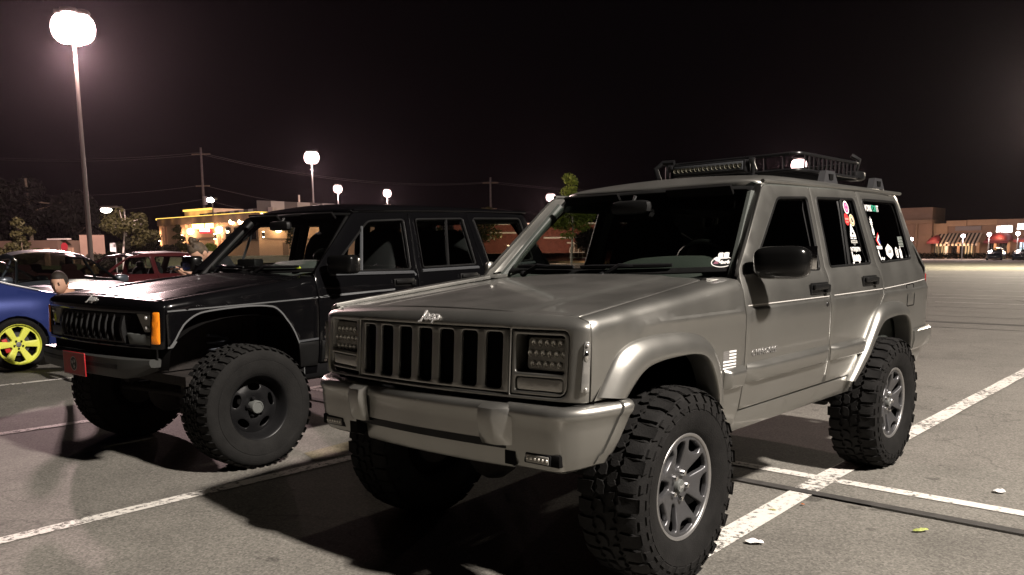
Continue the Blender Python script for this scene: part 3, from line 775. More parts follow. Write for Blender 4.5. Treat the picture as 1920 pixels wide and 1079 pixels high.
        open_ = rpoly([(-.70, .712), (.70, .712), (.70, .905), (-.70, .905)], .01)
        am = [(.712, .722), (.792, .722), (.785, .918), (.725, .918)]
        panel('nose_panel', hdr, [open_], TP(head_P), paint, root, OUT['f'], g=.035, smooth=60, vrows=[.925, .934, .940, .947, .958, .970, .982, .994, 1.006, 1.018, 1.03])
        back = lambda d: (lambda u, v: (lambda p: (p[0] - d, p[1], p[2]))(head_P(u, v)))
        slots = [rpoly([(-.415, .728), (.415, .728), (.405, .892), (-.405, .892)], .006)]
        gi = panel('grille', [(-.44, .715), (.44, .715), (.44, .902), (-.44, .902)], slots, TP(lambda u, v: (lambda p: (p[0] - .006 + .025 * np.sin(PI * (v - .715) / .187), p[1], p[2]))(head_P(u, v))), K['trim'], root, OUT['f'], g=.05, r=.003, d=.045)
        for c in np.linspace(-.332, .332, 9):
            rows_ = []
            for zz in np.linspace(.726, .894, 7):
                x0 = float(head_P(c, zz)[0]) - .004 + .025 * math.sin(PI * (zz - .715) / .187); yy = c * (1 - .02 * (zz - .728) / .16)
                rows_.append([(x0 - .010, yy - .007, zz), (x0, yy - .006, zz), (x0 + .002, yy, zz), (x0, yy + .006, zz), (x0 - .010, yy + .007, zz)])
            tb(MB().grid(rows_)).build('grille_bar', K['gbar'], gi, smooth=40)
        tb(MB().box((.555, 0, .81), (.02, .90, .20))).build('radiator', K['dark'], root)
        for mir in (False, True):
            s = -1 if mir else 1
            # empty headlight bay: back plate, dark sloping reflector board with two bulbs, grey turn signal below
            tb(MB().box((.540, s * .575, .835), (.02, .26, .15))).build('headlight_bay', K['dark'], root)
            hl = tb(MB().prism([(.60, s * .535, .900), (.598, s * .690, .900), (.592, s * .690, .795), (.594, s * .610, .790)], (-.012, 0, 0), (.004, 0, 0))).build('headlight', K['ledback'], root, fixn=True)
            for zz in (.880, .818):
                tb(MB().sphere((.606, s * .655, zz), (.012, .013, .013), n=12, k=8)).build('headlight_bulb', K['badge'], hl)
            panel('parking_lamp', rpoly([(.480, .712), (.700, .712), (.700, .776), (.455, .782)], .006), [], TP(back(.006)), K['greyp'], root, OUT['f'], g=.05, r=.005, d=.02, mirror=mir)
            panel('corner_lamp', rpoly(am, .012), [], TP(lambda u, v: (lambda p: (p[0] + .006, p[1] + np.sign(p[1]) * .004, p[2]))(head_P(u, v))), K['amber'], root, (1, .5, 0), g=.03, r=.006, d=.016, mirror=mir)
            if mir:
                flat('yellow_spot', [(ell(0, 0, .018, .028), 0, 0)], T(.622, s * .60, .835), (0, 1, 0), (0, 0, 1), [mat('yellow_reflection_print', (.55, .62, .03), .5)], root)  # yellow spot painted as a reflection in the headlight bay
        text_obj('nose_emblem', 'Jeep', Vector([float(q) for q in T(.640, .035, .985)]), (0, 1, 0), (-.62, 0, .78), .066, K['badge'], root, ext=.003, shear=.18, bold=.0015, xs=.95)
    # ---------------------------------------------------------------- bumpers
    if A:
        sec = [(-.10, .640), (-.015, .650), (.006, .645), (.016, .632), (.019, .612), (.012, .598), (.010, .560), (.008, .505), (-.010, .498)]
        rows_ = []
        for y in np.linspace(-.47, .47, 17):
            x0 = .682 - .025 * (y / .47) ** 2; rows_.append([(x0 + o, y, z) for o, z in sec])
        bb = tb(MB().grid(rows_)).build('front_bumper', paint, root, smooth=45, fixn=True)
        rows_ = [[(.672 - .025 * (y / .47) ** 2 + o, y, z) for o, z in ((-.03, .508), (.0, .503), (.002, .468), (-.03, .462))] for y in np.linspace(-.46, .46, 13)]
        tb(MB().grid(rows_)).build('bumper_rubber_strip', K['trim'], bb, smooth=40, fixn=True)
        rows_ = [[(.640 - .03 * (y / .47) ** 2 + o, y, z) for o, z in ((-.02, .475), (.012, .472), (.000, .395), (-.008, .384), (-.05, .382))] for y in np.linspace(-.452, .455, 13)]
        tb(MB().grid(rows_)).build('air_dam', paint, bb, smooth=40, fixn=True)
        for s in (1, -1):
            # guards
            pr = [(.600, .650), (.690, .648), (.722, .634), (.728, .600), (.716, .520), (.700, .490), (.640, .482)]
            g_ = MB(); rows_ = []
            for k, (y, sx, dz) in enumerate(((.362, .55, 0), (.364, .88, 0), (.373, 1, 0), (.438, 1, 0), (.450, .95, 0), (.500, .50, 0), (.520, .22, 0))):
                rows_.append([(.640 + (x - .640) * sx if x > .64 else x, s * y, z) for x, z in pr])
            g_.grid(rows_); tb(g_).build('bumper_guard', paint, bb, smooth=40, fixn=True)
            # end cap
            path = [(.668, .470), (.668, .60), (.664, .690), (.648, .742), (.610, .782), (.55, .815), (.47, .848), (.405, .872)]
            secc = [(-.075, .650), (-.020, .655), (.000, .650), (.012, .637), (.016, .618), (.012, .606), (.007, .598), (.006, .560), (.003, .510), (-.002, .470), (-.006, .440), (-.016, .412), (-.05, .396)]
            PA = np.array(path); dl = np.concatenate([[0], np.cumsum(np.linalg.norm(np.diff(PA, axis=0), axis=1))])
            def along(q):
                x = np.interp(q, dl, PA[:, 0]); y = np.interp(q, dl, PA[:, 1]); e = .02
                t = np.array([np.interp(q + e, dl, PA[:, 0]) - np.interp(q - e, dl, PA[:, 0]), np.interp(q + e, dl, PA[:, 1]) - np.interp(q - e, dl, PA[:, 1])]); t /= np.linalg.norm(t); n_ = np.array([t[1], -t[0]])
                if n_ @ np.array([.6, .6]) < 0: n_ = -n_
                return np.array([x, y]), n_
            def qend(z): # the rear edge slants forward towards the bottom
                return float(np.interp(.395 + .47 * max(0, .655 - z), PA[::-1, 0], dl[::-1]))
            rows_ = []
            for i in range(23):
                t = i / 22; L_ = []
                for o, z in secc:
                    q = qend(z) * t; p, n_ = along(q); up = max(0, (q / dl[-1] - .45) / .55)
                    L_.append((p[0] + n_[0] * o, s * (p[1] + n_[1] * o), z + .016 * up + (.028 * up if z < .45 else 0)))
                rows_.append(L_)
            cap = tb(MB().grid(rows_)).build('bumper_end_cap', paint, bb, smooth=42, fixn=True)
            fl = []
            for o, z in secc[1:-1]:
                q = qend(z); L_ = []
                for dq, oo in ((-.052, -.002), (-.046, .010), (-.010, .012), (0, .006), (.002, -.03)):
                    p, n_ = along(q + dq); up = max(0, (q / dl[-1] - .45) / .55); L_.append((p[0] + n_[0] * (o + oo), s * (p[1] + n_[1] * (o + oo)), z + .016 * up + (.028 * up if z < .45 else 0)))
                fl.append(L_)
            tb(MB().grid(fl)).build('bumper_flange', paint, cap, smooth=40, fixn=True)
            # lower fascia: dark openings and LED fog lamp
            tb(MB().box((.638, s * .490, .441), (.06, .052, .054))).build('fascia_opening', K['dark'], cap)
            tb(MB().box((.634, s * .645, .455), (.06, .175, .048), bev=.006)).build('fascia_opening', K['dark'], cap)
            fg = tb(MB().box((.656, s * .632, .454), (.03, .125, .042), bev=.006)).build('fog_lamp', K['satin'], cap)
            tb(MB().box((.672, s * .632, .455), (.006, .110, .030), bev=.003)).build('fog_lamp_lens', K['ledback'], fg)
            for q in range(6): tb(MB().sphere((.674, s * (.585 + q * .019), .455), .006, n=8, k=5)).build('fog_lamp_led', K['led'], fg)
        for s in (1, -1):   # rear bumper corners
            pass
    else:
        tb(MB().box((.575, 0, .665), (.05, 1.36, .12))).build('bumper_gap_blocker', K['dark'], root)  # unseen dark box added to hide lit ground behind the bumper gap
        # black painted steel bumper with a grey strip, right-hand end bent away from the wheel
        sec = [(-.10, .625), (0, .628), (.012, .618), (.014, .560), (.012, .540), (.004, .500), (-.02, .490), (-.10, .490)]
        rows_ = []
        for y in np.linspace(-.80, .70, 19):
            x0 = .690 - .06 * (abs(y) / .8) ** 2.2; tp = max(0, (y - .42) / .28) ** 1.5; rows_.append([(x0 + o - .03 * tp, y, z + (.628 - z) * .62 * tp) for o, z in sec])
        mb = MB().grid(rows_); n_ = len(sec); mb.f += [tuple(range(n_)), tuple(range(len(mb.v) - 1, len(mb.v) - 1 - n_, -1))]; mb.m += [0, 0]
        bb = tb(mb).build('front_bumper', mat('grey_black_bumper', (.035, .036, .034), .5, rvar=.1), root, smooth=40, fixn=True)
        rows_ = [[(.706 - .06 * (abs(y) / .8) ** 2.2 + o, y, z) for o, z in ((-.004, .585), (.001, .580), (.001, .556), (-.004, .551))] for y in np.linspace(-.78, .40, 15)]
        tb(MB().grid(rows_)).build('bumper_strip', K['trim'], bb, smooth=30, fixn=True)
        pl = tb(MB().box((.725, -.112, .556), (.008, .318, .154), bev=.003)).build('front_plate', K['plate'], root)
        o3 = [float(q) for q in T(.7295, -.112, .556)]
        star = lambda cx, cy, r: [(cx + (r if k % 2 == 0 else r * .42) * math.sin(PI * k / 5 + .3), cy + (r if k % 2 == 0 else r * .42) * math.cos(PI * k / 5 + .3)) for k in range(10)]
        rim_ = [(-.155, -.074), (.155, -.074), (.155, .074), (-.155, .074)]
        fp = [(rim_, 2, -1 + .2), ([(-.150, -.069), (.150, -.069), (.150, .069), (-.150, .069)], 3, 0), (ell(0, 0, .049, .049, 28), 0, 1), (ell(0, 0, .043, .043, 28), 1, 2)]
        for cx, cy in ((-.018, .009), (.016, .018), (.007, -.019)): fp.append((star(cx, cy, .019), 0, 3))
        flat('plate_print', fp, o3, (0, 1, 0), (0, 0, 1), [K['plategrey'], K['blackp'], mat('plate_edge_wear', (.35, .25, .24), .5), K['plate']], pl)
    # rear bumper, tailgate, tail lamps
    rbm = MB(); sec = [(-.06, .655), (.0, .662), (.018, .650), (.022, .60), (.010, .540), (-.02, .515)]
    path = [(-2.96, .845), (-3.15, .842), (-3.36, .832), (-3.45, .80), (-3.485, .73), (-3.50, .5), (-3.505, 0)]
    path = path + [(x, -y) for x, y in path[::-1] if y != 0]; rows_ = []
    for i, p in enumerate(path):
        t = np.array(path[min(i + 1, len(path) - 1)]) - np.array(path[max(i - 1, 0)]); t = t / np.linalg.norm(t); n_ = np.array([t[1], -t[0]])
        if n_ @ (np.array(p) - np.array([-2.5, 0])) < 0: n_ = -n_
        rows_.append([(p[0] + n_[0] * o, p[1] + n_[1] * o, z + .01) for o, z in sec])
    mb = MB().grid(rows_); k_ = len(sec); mb.f += [tuple(range(k_)), tuple(range(len(mb.v) - 1, len(mb.v) - 1 - k_, -1))]; mb.m += [0, 0]
    tb(mb).build('rear_bumper', paint if A else K['trim'], root, smooth=45, fixn=True)
    tg = lambda u, v: (-3.335 + .0 * u - .05 * np.clip((1.05 - v) / .5, 0, 1) + .30 * np.clip((v - 1.08) / .5, 0, 1.2) - .05 * (1 - (u / .8) ** 2), u * (1 - .22 * np.clip((v - 1.08) / .48, 0, 1)), v)
    rw = rpoly([(-.62, 1.14), (.62, 1.14), (.62, 1.50), (-.62, 1.50)], .05)
    tgo = panel('tailgate', [(-.80, .60), (.80, .60), (.80, 1.575), (-.80, 1.575)], [rw], TP(tg), paint, root, (-1, 0, .2), g=.1)
    panel('window_glass', rpoly([(-.615, 1.145), (.615, 1.145), (.615, 1.495), (-.615, 1.495)], .05), [], TP(lambda u, v: (lambda p: (p[0] + .01, p[1], p[2]))(tg(u, v))), K['tint'] if A else K['tint2'], tgo, (-1, 0, .2), g=.2, r=.001, d=.003)
    for s in (1, -1):
        tb(MB().box((-3.385, s * .728, .905), (.04, .12, .27), bev=.012)).build('tail_lamp', K['redlens'], root)
    # ---------------------------------------------------------------- interior
    fl = MB(); fl.box((-1.45, 0, .46), (3.7, 1.40, .06)); fl.box((.08, 0, .70), (.80, .84, .40)); tb(fl).build('floor_pan', K['under'], root)  # upper box added in the engine bay to stop light leaks
    tb(MB().box((-.52, 0, .78), (.04, 1.5, .58))).build('firewall', K['dark'], root)
    dm = []
    for k in range(21):
        y = -.70 + 1.40 * k / 20; hump = .072 * math.exp(-((y - .30) / .34) ** 4) + .02
        dm.append([(-.60, y, 1.06), (-.66, y, 1.088 + hump * .5), (-.76, y, 1.100 + hump), (-.90, y, 1.105 + hump), (-.97, y, 1.05), (-1.0, y, .85)])
    dm_ = MB().grid(dm); tb(dm_).build('dashboard', K['dash'], root, smooth=60, fixn=True)
    tb(MB().lathe([(.19 + .016 * math.cos(a), .016 * math.sin(a)) for a in np.linspace(0, 2 * PI, 9)], axis='X', c=(0, 0, 0), n=24)) if False else None
    sw = MB(); ring = [Vector((-1.06 + .19 * math.sin(a) * .45, .37 + .19 * math.cos(a), 1.10 + .19 * math.sin(a) * .89)) for a in np.linspace(0, 2 * PI, 25)]
    sw.tube(ring, .015, n=8, cap=False); sw.tube([(-1.06, .19, 1.10), (-1.03, .37, 1.09), (-1.06, .55, 1.10)], .018, n=6); sw.tube([(-1.04, .37, 1.09), (-.92, .37, 1.05)], .03, n=8)
    tb(sw).build('steering_wheel', K['trim'], root)
    def seat(x, y, wd, nm='front_seat', hr=True):
        b = MB()
        b.sphere((x, y, .80), (.28, wd, .10), e=.5); M_ = Matrix.Rotation(-.25, 3, 'Y')
        b.sphere((x - .30, y, 1.08), (.09, wd, .36), e=.55, M=M_)
        if hr:
            b.sphere((x - .40, y, 1.46), (.055, .13, .09), e=.6, M=M_); b.tube([(x - .36, y - .05, 1.3), (x - .39, y - .05, 1.45)], .008); b.tube([(x - .36, y + .05, 1.3), (x - .39, y + .05, 1.45)], .008)
        tb(b).build(nm, K['seat'], root, smooth=60)
    seat(-1.25, .37, .25); seat(-1.25, -.37, .25); seat(-2.15, 0, .62, 'rear_seat', False)
    # inside face of pillars so that the cabin reads as a shell
    for s in (1, -1):
        b = MB()
        for (x0, z0), (x1, z1) in (((-1.555, 1.10), (-1.586, 1.52)), ((-2.35, 1.10), (-2.285, 1.54)), ((-3.20, 1.10), (-3.06, 1.54))):
            b.tube([(x0, s * (float(S(x0, z0)) - .05), z0), (x1, s * (float(S(x1, z1)) - .05), z1)], .045, n=6)
        b.box((-1.9, s * .755, .85), (2.6, .02, .46))
        b.tube([(-1.06, s * .60, 1.515), (-2.0, s * .62, 1.525), (-3.05, s * .61, 1.525)], .05, n=8)
        b.tube([(-.60, s * .74, 1.07), (-1.02, s * .62, 1.50)], .026, n=8)
        tb(b).build('inner_trim', K['dash'] if A else K['trim'], root)
    mr = MB(); mr.sphere((-.86, 0, 1.46), (.03, .125, .038), e=.5); mr.tube([(-.86, 0, 1.47), (-.90, 0, 1.52)], .01); tb(mr).build('rear_view_mirror', K['trim'], root)
    for vy in (-.33, .36): tb(MB().box((-.95, vy, 1.525), (.02, .38, .06), bev=.006, M=Matrix.Rotation(.7, 3, 'Y'))).build('sun_visor', K['dark'], root)
    if not A:
        ph = MB(); ph.box((-.72, -.22, 1.165), (.10, .19, .085), bev=.012, rz=.2); ph.box((-.80, .02, 1.135), (.10, .40, .05), bev=.012); tb(ph).build('dash_gauge_pod', K['trim'], root)
        tb(MB().sphere((-.642, .50, 1.135), (.012, .035, .024), n=12, k=8)).build('yellow_spot', mat('yellow_green_sticker', (.55, .60, .05), .5), root)

# ------------------------------------------------------------------ wheels
def tyre_mesh(R, W, style, seed=1):
    """tyre standing on the Y axis, outer side +Y"""
    r0 = .222 if style == 'A' else .205; mb = MB(); rd = random.Random(seed); h = W / 2
    Rc = R - .013
    prof = [(r0 - .012, h - .055), (r0 + .004, h - .030), (r0 + .012, h - .022), (r0 + .030, h - .010), (r0 + .075, h + .002), (r0 + .105, h + .004), (r0 + .107, h + .001), (r0 + .112, h + .004), (R - .045, h - .004), (R - .024, h - .016), (Rc, h - .038), (Rc + .002, 0)]
    prof = prof + [(a, -b) for a, b in prof[-2::-1]]
    mb.lathe(prof, axis='Y', n=64)
    N = 34 if style == 'A' else 42
    def lug(th, pts, r_in, r_out, drop=None):
        """pts: (angle offset, y) loop"""
        lo = []; hi = []; n = len(pts)
        cy_ = sum(p[1] for p in pts) / n; ct = sum(p[0] for p in pts) / n
        for a, y in pts:
            ro = r_out - (max(0, abs(y) - (h - .045)) / .05) ** 1.5 * .020
            q = th + a; lo.append((r_in * math.cos(q), y, r_in * math.sin(q)))
            q2 = th + ct + (a - ct) * .90; y2 = cy_ + (y - cy_) * .92
            hi.append((ro * math.cos(q2), y2, ro * math.sin(q2)))
        fs = [tuple(range(n, 2 * n))] + [(i, (i + 1) % n, n + (i + 1) % n, n + i) for i in range(n)]
        mb.add(lo + hi, fs)
    st = 2 * PI / N
    for k in range(N):
        th = k * st; odd = k % 2
        if style == 'A':   # chunky mud terrain lugs
            for sy, ph in ((1, 0), (-1, .5)):
                t = th + ph * st
                w1 = .40 + .04 * (odd)
                lug(t, [(-w1 * st, sy * .062), (-.16 * st, sy * .050), (.02 * st, sy * .064), (w1 * st, sy * .058), (.42 * st, sy * (h - .030)), (.40 * st, sy * (h + (.001 if odd else -.008))), (-.36 * st, sy * (h + (.001 if odd else -.008))), (-.42 * st, sy * (h - .03))], Rc - .004, R)
                lug(t + .18 * st, [(-.34 * st, sy * .006), (.10 * st, sy * .003), (.34 * st, sy * .016), (.42 * st, sy * .046), (.10 * st, sy * .044), (-.02 * st, sy * .036), (-.28 * st, sy * .048), (-.42 * st, sy * .026)], Rc - .004, R)
                # raised triangles lower on the sidewall
                a0 = t - .30 * st; q = [((R - .066) * math.cos(a0), sy * (h + .0035), (R - .066) * math.sin(a0)), ((R - .066) * math.cos(a0 + .55 * st), sy * (h + .0035), (R - .066) * math.sin(a0 + .55 * st)), ((R - .094) * math.cos(a0 + (.12 if odd else .45) * st), sy * (h + .0042), (R - .094) * math.sin(a0 + (.12 if odd else .45) * st))]
                mb.prism(q, (0, -sy * .004, 0), (0, sy * .0035, 0))
                # side biters on the sidewall
                for (r1, r2, y0) in ((R - .030, R - .052, h - .002),):
                    a0, a1 = t - .36 * st, t + (.34 if odd else .10) * st
                    q = []
                    for rr, aa, yy in ((r1, a0, y0 - .006), (r1, a1, y0 - .006), (r2, (a0 + a1) / 2 + .12 * st, y0 + .001), (r2, (a0 + a1) / 2 - .12 * st, y0 + .001)):
                        q.append((rr * math.cos(aa), sy * yy, rr * math.sin(aa)))
                    mb.prism(q, (0, -sy * .004, 0), (0, sy * .006, 0))
        else:              # worn curvy mud terrain
            for sy, ph in ((1, 0), (-1, .5)):
                t = th + ph * st
                lug(t, [(-.40 * st, sy * .080), (-.1 * st, sy * .070), (.30 * st, sy * .082), (.36 * st, sy * (h - .03)), (.32 * st, sy * (h + .0)), (-.30 * st, sy * (h + .0)), (-.38 * st, sy * (h - .03))], Rc - .004, R)
                lug(t + .25 * st, [(-.38 * st, sy * .042), (-.05 * st, sy * .032), (.36 * st, sy * .046), (.30 * st, sy * .068), (0, sy * .060), (-.36 * st, sy * .072)], Rc - .004, R)
                lug(t + .1 * st, [(-.36 * st, sy * .004), (.1 * st, sy * .002), (.38 * st, sy * .012), (.30 * st, sy * .030), (-.05 * st, sy * .022), (-.36 * st, sy * .032)], Rc - .004, R)
    return mb

def polar(r, a): return (r * math.cos(a), r * math.sin(a))
def make_wheel(style, R, W):
    """returns list of (name, mesh data, material slots) built once, to be shared"""
    out = []
    tm = tyre_mesh(R, W, style)
    o = tm.build('tyre', K['rubber'] if style == 'A' else K['rubberdust'], None, smooth=42, fixn=True); out.append(o)
    h = W / 2; f = h - .035
    if style == 'A':
        holes = []
        for k in range(5):
            a = PI / 2 + 2 * PI * k / 5
            c, s_ = math.cos(a), math.sin(a)
            rot = lambda p: (p[0] * c - p[1] * s_, p[0] * s_ + p[1] * c)
            holes.append(rpoly([rot(p) for p in ((.080, -.015), (.190, -.037), (.197, 0), (.190, .037), (.080, .015))], [.012, .014, .002, .014, .012], 3))
            a2 = a + PI / 5; c, s_ = math.cos(a2), math.sin(a2)
            rot2 = lambda p: (p[0] * c - p[1] * s_, p[0] * s_ + p[1] * c)
            holes.append(rpoly([rot2(p) for p in ((.152, -.024), (.162, -.046), (.190, -.054), (.201, 0), (.190, .054), (.162, .046), (.152, .024))], .007, 3))
        dish = lambda u, v: (u, f - .030 + .034 * np.clip(np.sqrt(u * u + v * v) / .17, 0, 1) ** 1.6 - .0 * u, v)
        out.append(panel('rim', ell(0, 0, .214, .214, 56), holes, dish, K['rim'], None, (0, 1, 0), g=.022, r=.006, d=.022, smooth=50))
        rl = MB(); rl.lathe([(.209, f - .02), (.211, f + .004), (.216, f + .009), (.226, f + .010), (.231, f + .004), (.232, f - .02)], axis='Y', n=56); out.append(rl.build('rim_lip', K['rimlip'], None, smooth=50, fixn=True))
        bl = MB(); bl.lathe([(.206, f - .03), (.200, -f), (.20, -f - .01)], axis='Y', n=40); bl.lathe([(.20, -.05), (.0, -.05)], axis='Y', n=40); out.append(bl.build('rim_barrel', K['dark'], None, smooth=50))
        for k in range(5):
            a = PI / 2 + PI / 5 + 2 * PI * k / 5; lx, lz = polar(.057, a)
            n = MB(); n.lathe([(.013, f - .045), (.013, f - .012), (.010, f - .006), (0, f - .004)], axis='Y', c=(lx, 0, lz), n=8); out.append(n.build('lug_nut', K['chrome'], None, smooth=30, fixn=True))
        n = MB(); n.lathe([(.030, f - .05), (.030, f - .014), (.026, f - .008), (0, f - .006)], axis='Y', n=24); out.append(n.build('hub_cap', K['greyp'], None, smooth=40, fixn=True))
        t = text_obj('hub_emblem', 'Jeep', (0, f - .0055, 0), (-1, 0, 0), (0, 0, 1), .022, K['badge'], None, ext=.0006, shear=.15); out.append(t)
    else:
        f2 = h - .105
        holes = []
        for k in range(5):
            a = PI / 2 + 2 * PI * k / 5 + .25; c, s_ = math.cos(a), math.sin(a)
            rot = lambda p: (p[0] * c - p[1] * s_, p[0] * s_ + p[1] * c)
            holes.append(rpoly([rot(p) for p in ((.108, -.022), (.126, -.046), (.150, -.040), (.158, 0), (.150, .040), (.126, .046), (.108, .022))], .014, 3))
        dish = lambda u, v: (u, f2 + .022 * np.cos(np.clip((np.sqrt(u * u + v * v) - .10) / .065, -1, 1) * PI / 2) ** 1.0, v)
        out.append(panel('rim', ell(0, 0, .176, .176, 48), holes, dish, K['satin'], None, (0, 1, 0), g=.022, r=.004, d=.008, smooth=60))
        rl = MB(); rl.lathe([(.172, f2 - .02), (.176, f2 + .006), (.188, f2 + .022), (.190, h - .055), (.203, h - .036), (.207, h - .026), (.214, h - .022), (.217, h - .03)], axis='Y', n=56); out.append(rl.build('rim_lip', K['satin'], None, smooth=40, fixn=True))
        bl = MB(); bl.lathe([(.176, f2), (.18, -h + .03)], axis='Y', n=40); bl.lathe([(.18, -.06), (0, -.06)], axis='Y', n=30); out.append(bl.build('rim_barrel', K['dark'], None, smooth=50))
        for k in range(5):
            a = PI / 2 + 2 * PI * k / 5; lx, lz = polar(.057, a)
            n = MB(); n.lathe([(.014, f2 - .005), (.014, f2 + .030), (.009, f2 + .038), (0, f2 + .039)], axis='Y', c=(lx, 0, lz), n=8); out.append(n.build('lug_nut', K['satin'], None, smooth=30, fixn=True))
        n = MB(); n.lathe([(.043, f2), (.043, f2 + .055), (.040, f2 + .060), (.034, f2 + .061), (.033, f2 + .057), (0, f2 + .057)], axis='Y', n=28); out.append(n.build('hub_cap', K['greyp'], None, smooth=40, fixn=True))
    return out
def put_wheels(protos, root, spots):
    """spots: (x, y, z, spin, steer)"""
    for i, (x, y, z, spin, steer) in enumerate(spots):
        w_ = sub_empty('wheel', root, (x, y, z)); w_.rotation_euler = (0, spin, steer + (0 if y > 0 else PI))
        for p in protos:
            c = p if i == 0 else p.copy()
            if i: col.objects.link(c)
            c.parent = w_
# ------------------------------------------------------------------ ground
K['asphalt'] = asphalt_mat('asphalt', (.142, .134, .118), .20)
K['asphalt2'] = asphalt_mat('asphalt_patch', (.165, .142, .095), .18)
K['tar'] = mat('sealing_tar', (.042, .039, .036), .9, noise=.3, nscale=12, bump=.2, bscale=60)
K['line'] = paint_mat('worn_white_line', (.66, .63, .58), .50)
K['grass'] = mat('mown_grass', (.062, .070, .020), .95, noise=.45, nscale=1.6, bump=.6, bscale=30)
K['kerb'] = mat('kerb_concrete', (.42, .36, .31), .85, noise=.2, nscale=4)
K['soil'] = mat('far_ground', (.035, .032, .022), .95, noise=.4, nscale=.2)

def lawn_z(x, y):
    """the grass bank behind the car park, left of the view"""
    d = math.hypot(x - CAM[0], y - CAM[1])
    t = max(0, min(1, (d - 50) / 35)); return 1.25 * t * t * (3 - 2 * t)
def sheet(name, x0, x1, y0, y1, z, m_, nx=1, ny=1, kind='structure', fz=None):
    rows = [[(x, y, (fz(x, y) if fz else 0) + z) for x in np.linspace(x0, x1, nx + 1)] for y in np.linspace(y0, y1, ny + 1)]
    o = MB().grid(rows).build(name, m_, None, smooth=0 if nx == 1 else 60); return tag(o, kind=kind)
sheet('ground', -900, 900, -900, 900, -.02, K['soil'])
sheet('car_park', -118, 70, -62, 70, 0, K['asphalt'], 4, 4)
lawn = sheet('lawn', -120, 60, -120, -56, .012, K['grass'], 60, 24, fz=lambda x, y: lawn_z(x, y) if y > -118 else 0)
kb = MB(); kb.box((-29, -56.0, .06), (178, .30, .14), bev=.02); tag(kb.build('kerb', K['kerb']), kind='structure')
sheet('grass_verge', -124, -112, -120, 70, .016, K['grass'])
kb = MB(); kb.box((-112, 0, .06), (.30, 130, .14), bev=.02); tag(kb.build('kerb', K['kerb']), kind='structure')
# far asphalt painted paler as a band of lamplight
sheet('far_lamplit_band', -90, -56, -40, 60, .004, asphalt_mat('lamplit_pale_asphalt', (.20, .19, .145), .15))

markings = empty('road_markings'); tag(markings, kind='structure')
def strip_line(name, a, b, wd, m_, z=.005, parent=markings, seg=.5):
    a = np.array(a, float); b = np.array(b, float); L = np.linalg.norm(b - a); t = (b - a) / L; n = np.array([-t[1], t[0]]) * wd / 2; k = max(1, int(L / seg)); rr = random.Random(int(L * 1000))
    rows = [[], []]
    for i in range(k + 1):
        p = a + t * L * i / k; j = rr.uniform(-.004, .004)
        rows[0].append((p[0] + n[0] * (1 + j), p[1] + n[1] + j, z)); rows[1].append((p[0] - n[0], p[1] - n[1] + j, z))
    o = MB().grid(rows[::-1]).build(name, m_, parent, smooth=0); return o
LW = .105
strip_line('parking_line', (1.95, -1.915), (-3.2, -2.04), LW, K['line'])
strip_line('parking_line', (2.6, .86), (-2.0, .69), LW + .03, K['line'], z=.009)
strip_line('parking_line', (-2.0, .69), (-11.0, .59), LW + .03, K['line'], z=.009)
strip_line('parking_line', (-1.975, -40), (-1.975, 16), LW * .95, K['line'], z=.0045)
for k in range(1, 9):
    y = -1.98 - 2.78 * k
    strip_line('parking_line', (1.9, y + .04), (-9.0, y - .05), LW, K['line'], z=.005)
for k in range(1, 4):
    strip_line('parking_line', (2.6, .8 + 2.78 * k), (-9.0, .65 + 2.78 * k), LW, K['line'], z=.005)
for x, y0, y1 in ((-23.2, -6.2, -3.6), (-21.0, -4.0, .5), (-28.4, -5.4, -2.6), (-25.0, -5.2, -1.2), (-34.9, -9.0, -2.0), (-43.0, -14, -2)):
    strip_line('parking_line', (x, y0), (x, y1 + 3), .10, K['line'])
seam = strip_line('tar_seam', (-1.60, -6), (-1.615, 9), .075, K['tar'], z=.013)
for a, b, wd in (((-14.3, -9), (-14.6, 6), .30), ((-13.2, -6), (-13.4, 8), .06), ((-16.2, -8), (-15.9, 7), .05), ((-9.6, 1.2), (-9.2, 9), .05), ((-19.0, -9), (-19.3, 9), .05), ((-24, -3), (-7, 5.0), .05)):
    strip_line('tar_seam', a, b, wd, K['tar'], z=.003)
pp = [(-.28, -2.33), (-.75, -2.40), (-.46, -2.075), (-.20, -2.085)]
o = MB().add([(x, y, .004) for x, y in pp], [(0, 1, 2, 3)]).build('yellow_paint_patch', K['asphalt2'], markings, smooth=0)

# ------------------------------------------------------------------ street lamps
lamp_post((-.6, 10.2, 0), 12.0, 4, .4, 'tall four-headed light pole at the edge of the car park behind the viewer', WARM, 27000, 9)
p = at(172, 500, 47); lamp_post((p[0], p[1], 0), 12.2, 4, .9, 'nearest tall light pole with a brown concrete base, left of the restaurant', PINK, 50000, 9, size=.80)
p = at(588.5, 400, 98); lamp_post((p[0], p[1], 0), 12.0, 4, .2, 'light pole standing above the windshield of the black SUV', PINK, 9000, 7, polemat='polelight', size=.72)
p = at(635, 400, 147); lamp_post((p[0], p[1], 0), 12.2, 2, .5, 'smaller far light pole, second above the roof of the black SUV', PINK, 8000, 6, polemat='polelight', size=.75)
p = at(727, 400, 154); lamp_post((p[0], p[1], 0), 12.0, 2, .5, 'far light pole above the middle of the roof of the black SUV', PINK, 8000, 6, polemat='polelight', size=.75)
p = at(1033, 400, 168); lamp_post((p[0], p[1], 0), 12.0, 4, 1.2, 'far light pole beside the tip of the young tree', PINK, 8000, 6, polemat='polelight', size=.8)
p = at(1494, 400, 113); lamp_post((p[0], p[1], 0), 11.95, 3, .3, 'far light pole shining through the roof rack of the silver SUV', PINK, 8000, 7, polemat='polelight', size=.8)
p = at(1990, 400, 70); lamp_post((p[0], p[1], 0), 12.0, 4, .1, 'light pole just beyond the right end of the view', (1.0, .87, .70), 42000, 9)


